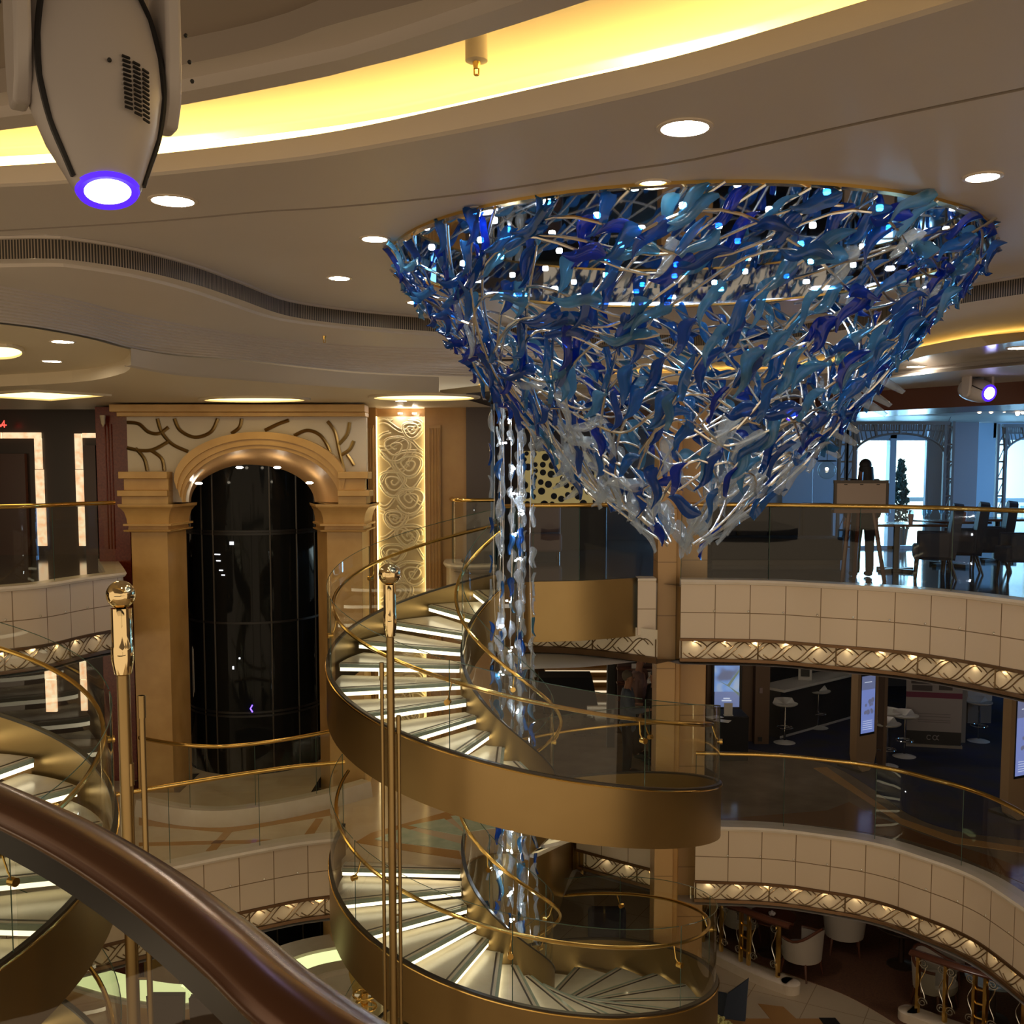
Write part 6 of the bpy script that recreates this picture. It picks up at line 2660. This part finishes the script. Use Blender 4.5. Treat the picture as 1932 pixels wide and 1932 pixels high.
tubchair(1512, 1838, -2.4, 'cream tub chair standing right of the curb end of the near balustrade')
tubchair(1398, 1772, .5, 'cream tub chair behind the near balustrade next to the pillar')
tubchair(1592, 1795, 2.9, 'cream tub chair farther back under the lower balcony frieze')
tubchair(1778, 1850, 2.8, 'cream tub chair in the shade above the bottom right balustrade')
tubchair(1762, 1898, .6, 'cream tub chair just behind the bottom right balustrade')


def lounge_table(px, py, label, top):
    x, y = fp(px, py, D5)
    t = thing('lounge_table', label, 'table', (x, y, D5 + .012), 'round lounge tables')
    b = MB()
    b.lathe([(.40, .66), (.42, .68), (.42, .70), (1e-5, .70)], (x, y, 0), 32)
    b.build('tabletop', top, t)
    b = MB()
    b.lathe([(.24, .012), (.24, .03), (.05, .08), (.045, .66)], (x, y, 0), 16)
    b.build('pedestal', DARKW, t)
    return x, y


TB = mat('pale_blue_tabletop', (.30, .40, .52), .15)
x, y = lounge_table(1872, 1925, 'round pale blue topped table in the bottom right corner', TB)
b = MB()
b.lathe([(.05, 0), (.05, .07), (.045, .08), (1e-5, .08)], (x - .1, y, .70), 14)
tag(b.build('candle_holder', mat('candle_blue', (.35, .42, .5), .3)), 'small candle holder on the round pale blue table', 'candle holder')
x, y = lounge_table(1455, 1800, 'round dark red topped table behind the near balustrade', BROWNW)
b = MB()
for k in range(5):
    b.sphere((x + .035 * cos(k * 1.26), y + .035 * sin(k * 1.26), .745), .032, 10)
b.sphere((x, y, .77), .03, 10)
tag(b.build('flower_dish', mat('pale_flower', (.45, .40, .40), .7)), 'small pale flower dish on the dark red table', 'flower')
lounge_table(1700, 1822, 'round dark table deep in the lounge shade', DARKW)
# folded dark blue sign and flowers at the bottom
BLS = mat('navy_board', (.035, .055, .10), .5)
p = pz(1400, 1928, D5)
t = thing('folding_sign', 'dark navy folding sign beside the pillar at the bottom of the picture', 'sign', (p.x, p.y, 0))
b = MB()
q = [at(1412, 1847, p.y), at(1372, 1876, p.y + .1), at(1360, 1945, p.y + .1), at(1404, 1950, p.y)]
b.add(q + [v_ + V((.02, .05, 0)) for v_ in q], [(0, 1, 2, 3), (7, 6, 5, 4), (0, 4, 5, 1), (1, 5, 6, 2), (2, 6, 7, 3), (3, 7, 4, 0)])
b.build('right_leaf', BLS, t, smooth=False)
b = MB()
q = [at(1372, 1876, p.y + .12), at(1338, 1870, p.y + .45), at(1326, 1886, p.y + .5), at(1335, 1945, p.y + .45), at(1362, 1945, p.y + .12)]
b.add(q + [v_ + V((.0, .05, 0)) for v_ in q], [(0, 1, 2, 3, 4), (9, 8, 7, 6, 5)] + [(i, 5 + i, 5 + (i + 1) % 5, (i + 1) % 5) for i in range(5)])
b.build('left_leaf', BLS, t, smooth=False)
p = at(1350, 1945, 14.0)
t = thing('flower_bowl', 'mound of pale yellow green flowers at the bottom edge', 'flowers', (p.x, p.y, p.z - .5))
b = MB()
rn = random.Random(9)
for i in range(240):
    a, e = rn.uniform(0, 2 * pi), rn.uniform(.05, pi / 2)
    r = .30 * rn.uniform(.85, 1.08)
    b.sphere(p + V((r * cos(e) * cos(a), r * cos(e) * sin(a), -.12 + r * .95 * sin(e))), .024, 6)
b.build('blossoms', mat('pale_green_flower', (.60, .60, .26), .7), t, kind='stuff')
b = MB()
b.lathe([(.10, -p.z), (.10, -.5), (.28, -.16), (.26, -.14)], p, 20)
b.build('bowl', DARKT, t)
# small dark group seen through the lower flight's glass
p = pz(1160, 1850, D5)
b = MB()
t = thing('lounge_armchair', 'dark blue armchair seen through the glass of the lower flight', 'armchair', (at(1150, 1860, 16.6).x, 16.6, 0))
x, y = at(1150, 1860, 16.6).x, 16.6
b.box(x - .36, x + .36, y - .3, y + .35, .16, .46)
b.build('seat', UPHB, t, bevel=.05)
b = MB()
b.box(x - .34, x + .30, y + .25, y + .45, .3, 1.2)
b.build('backrest', UPHB, t, bevel=.06)
for sx in (-.3, .3):
    for sy in (-.25, .38):
        b = MB()
        b.tube([(x + sx, y + sy, .18), (x + sx, y + sy, 0)], .025, 8)
        b.build('leg', DARKW, t)

# ================================================================== BAR (lowest deck left)
BP = [pz(x, y, 1.05) for x, y in ((90, 1838), (230, 1878), (345, 1890), (410, 1868), (480, 1862))]
BP = resample(crom(BP, 6), 40)
t = thing('onyx_bar', 'curved bar counter with a glowing pale green onyx top at the bottom left', 'bar counter', (BP[20].x, BP[20].y, 0))
b = MB()
b.loft([setz(offset(BP, d), z) for d, z in ((-.02, 1.0), (-.02, 1.05), (.5, 1.05), (.5, 1.0))])
b.build('onyx_top', ONYXG, t)
b = MB()
b.loft([setz(offset(BP, d), z) for d, z in ((-.10, .98), (-.10, 1.03), (-.02, 1.035))])
b.build('front_edge', CAPM, t)
b = MB()
b.loft([setz(offset(BP, d), z) for d, z in ((.05, 0), (.05, 1.0))])
b.loft([setz(offset(BP, d), z) for d, z in ((.45, 0), (.45, 1.0))])
b.build('bar_front', STONE2, t)
BQ = [pz(x, y, 1.02) for x, y in ((520, 1868), (562, 1838), (600, 1822), (648, 1812))]
BQ = resample(crom(BQ, 6), 20)
t = thing('onyx_bar', 'second glowing onyx counter beside the foot of the central stair', 'bar counter', (BQ[10].x, BQ[10].y, 0))
b = MB()
b.loft([setz(offset(BQ, d), z) for d, z in ((-.0, 1.0), (-.0, 1.02), (.40, 1.02), (.40, 1.0))])
b.build('onyx_top', ONYXG, t)
b = MB()
b.loft([setz(offset(BQ, d), z) for d, z in ((.0, 1.02), (-.02, 1.04), (-.30, 1.04), (-.32, 1.02), (-.32, .96), (-.55, .80), (-.55, 0))])
b.loft([setz(offset(BQ, d), z) for d, z in ((.40, 1.02), (.42, 1.06), (.9, 1.06), (.9, 0))])
b.build('stone_surround', CAPM, t)
for i, (px, py) in enumerate(((312, 1935), (392, 1940))):
    x, y = at(px, py, 12.6).x, 12.6
    t = thing('bar_chair', ('left', 'right')[i] + ' dark brown high backed chair at the glowing bar', 'chair', (x, y, 0))
    b = MB()
    zt2 = at(px, 1879 if i == 0 else 1883, 12.6).z
    b.extrude_xz([(x - .235, zt2), (x - .22, zt2 - .35), (x - .24, zt2 - .6), (x + .24, zt2 - .6), (x + .22, zt2 - .35), (x + .235, zt2)], 12.6, 12.7)
    b.build('backrest', UPHBR, t, bevel=.02)
    b = MB()
    b.box(x - .24, x + .24, 12.68, 13.1, zt2 - .7, zt2 - .58)
    b.build('seat', UPHBR, t, bevel=.02)
    for sx in (-.2, .2):
        for yy in (12.68, 13.06):
            b = MB()
            b.tube([(x + sx, yy, zt2 - .68), (x + sx, yy, 0)], .02, 8)
            b.build('leg', DARKW, t)
p = at(688, 1876, 12.3)
t = thing('ring_stand', 'brass stand with two rings near the foot of the pole', 'stand', (p.x, p.y, 0))
for dz in (0, -.16):
    b = MB()
    b.tube([V((p.x + .14 * cos(2 * pi * k / 24), p.y + .14 * sin(2 * pi * k / 24), p.z + dz)) for k in range(24)], .014, 8, closed=True)
    for a in (0, 2.1, 4.2):
        b.tube([V((p.x, p.y, p.z + dz)), V((p.x + .14 * cos(a), p.y + .14 * sin(a), p.z + dz))], .008, 6)
    b.build('ring', BRASS, t)
b = MB()
b.lathe([(.20, -p.z), (.20, -p.z + .03), (.045, -p.z + .06), (.045, .03), (1e-5, .04)], p, 16)
b.build('pole', BRASS, t)

# ================================================================== LEFT GALLERIES: LIT ONYX DOOR FRAMES
YO = 19.14


def onyxframe(segs, label, Y=YO):
    c = at((segs[0][0] + segs[0][1]) / 2, segs[-1][3], Y)
    t = thing('lit_door_frame', label, 'door frame', tuple(c))
    for a, b_, y0, y1 in segs:
        b = MB()
        quadbox(b, a, b_, y0, y1, Y, .05)
        b.build('onyx_bar', ONYX, t, smooth=False)


onyxframe([(-60, 2, 816, 827), (5, 76, 816, 827), (65, 78, 827, 885), (67, 82, 886, 957), (70, 86, 958, 1030)], 'wide glowing onyx door frame at the left edge of the upper gallery')
onyxframe([(141, 154, 818, 885), (143, 157, 886, 955), (148, 160, 956, 1030), (155, 183, 817, 826)], 'narrow glowing onyx frame beside the red granite pier')
onyxframe([(84, 104, 1255, 1282), (86, 106, 1283, 1343)], 'short glowing onyx bar left behind the left stair', 19.14)
onyxframe([(150, 161, 1242, 1282), (152, 163, 1283, 1341)], 'short glowing onyx bar right behind the left stair', 19.14)
b = MB()
p = at(6, 800, 18.9)
b.tube([p + V((-.05, 0, -.05)), p + V((.02, 0, .06)), p + V((.02, 0, -.06))], .012, 5)
b.tube([p + V((-.06, 0, -.02)), p + V((.06, 0, -.02))], .012, 5)
tag(b.build('floor_indicator', emit('red_indicator', (1, .04, .03), 2.0)), 'small red lit lift floor number at the far left', 'sign')
b = MB()
quadbox(b, -20, 50, 856, 1080, 19.095, .1)
tag(b.build('lift_door', BROWNW, smooth=False), 'dark brown lift door inside the wide glowing frame', 'door')
b = MB()
quadbox(b, 160, 183, 840, 1090, 19.095, .1)
tag(b.build('lift_door', BROWNW, smooth=False), 'sliver of dark brown lift door beside the red granite pier', 'door')
p = at(194, 792, 16.5)
b = MB()
b.lathe([(1e-5, -.12), (.03, -.06), (.045, .05), (.045, .07), (1e-5, .07)], p, 12)
tag(b.build('wall_sconce', CREAM), 'small cream wall sconce at the top of the red granite pier', 'lamp')
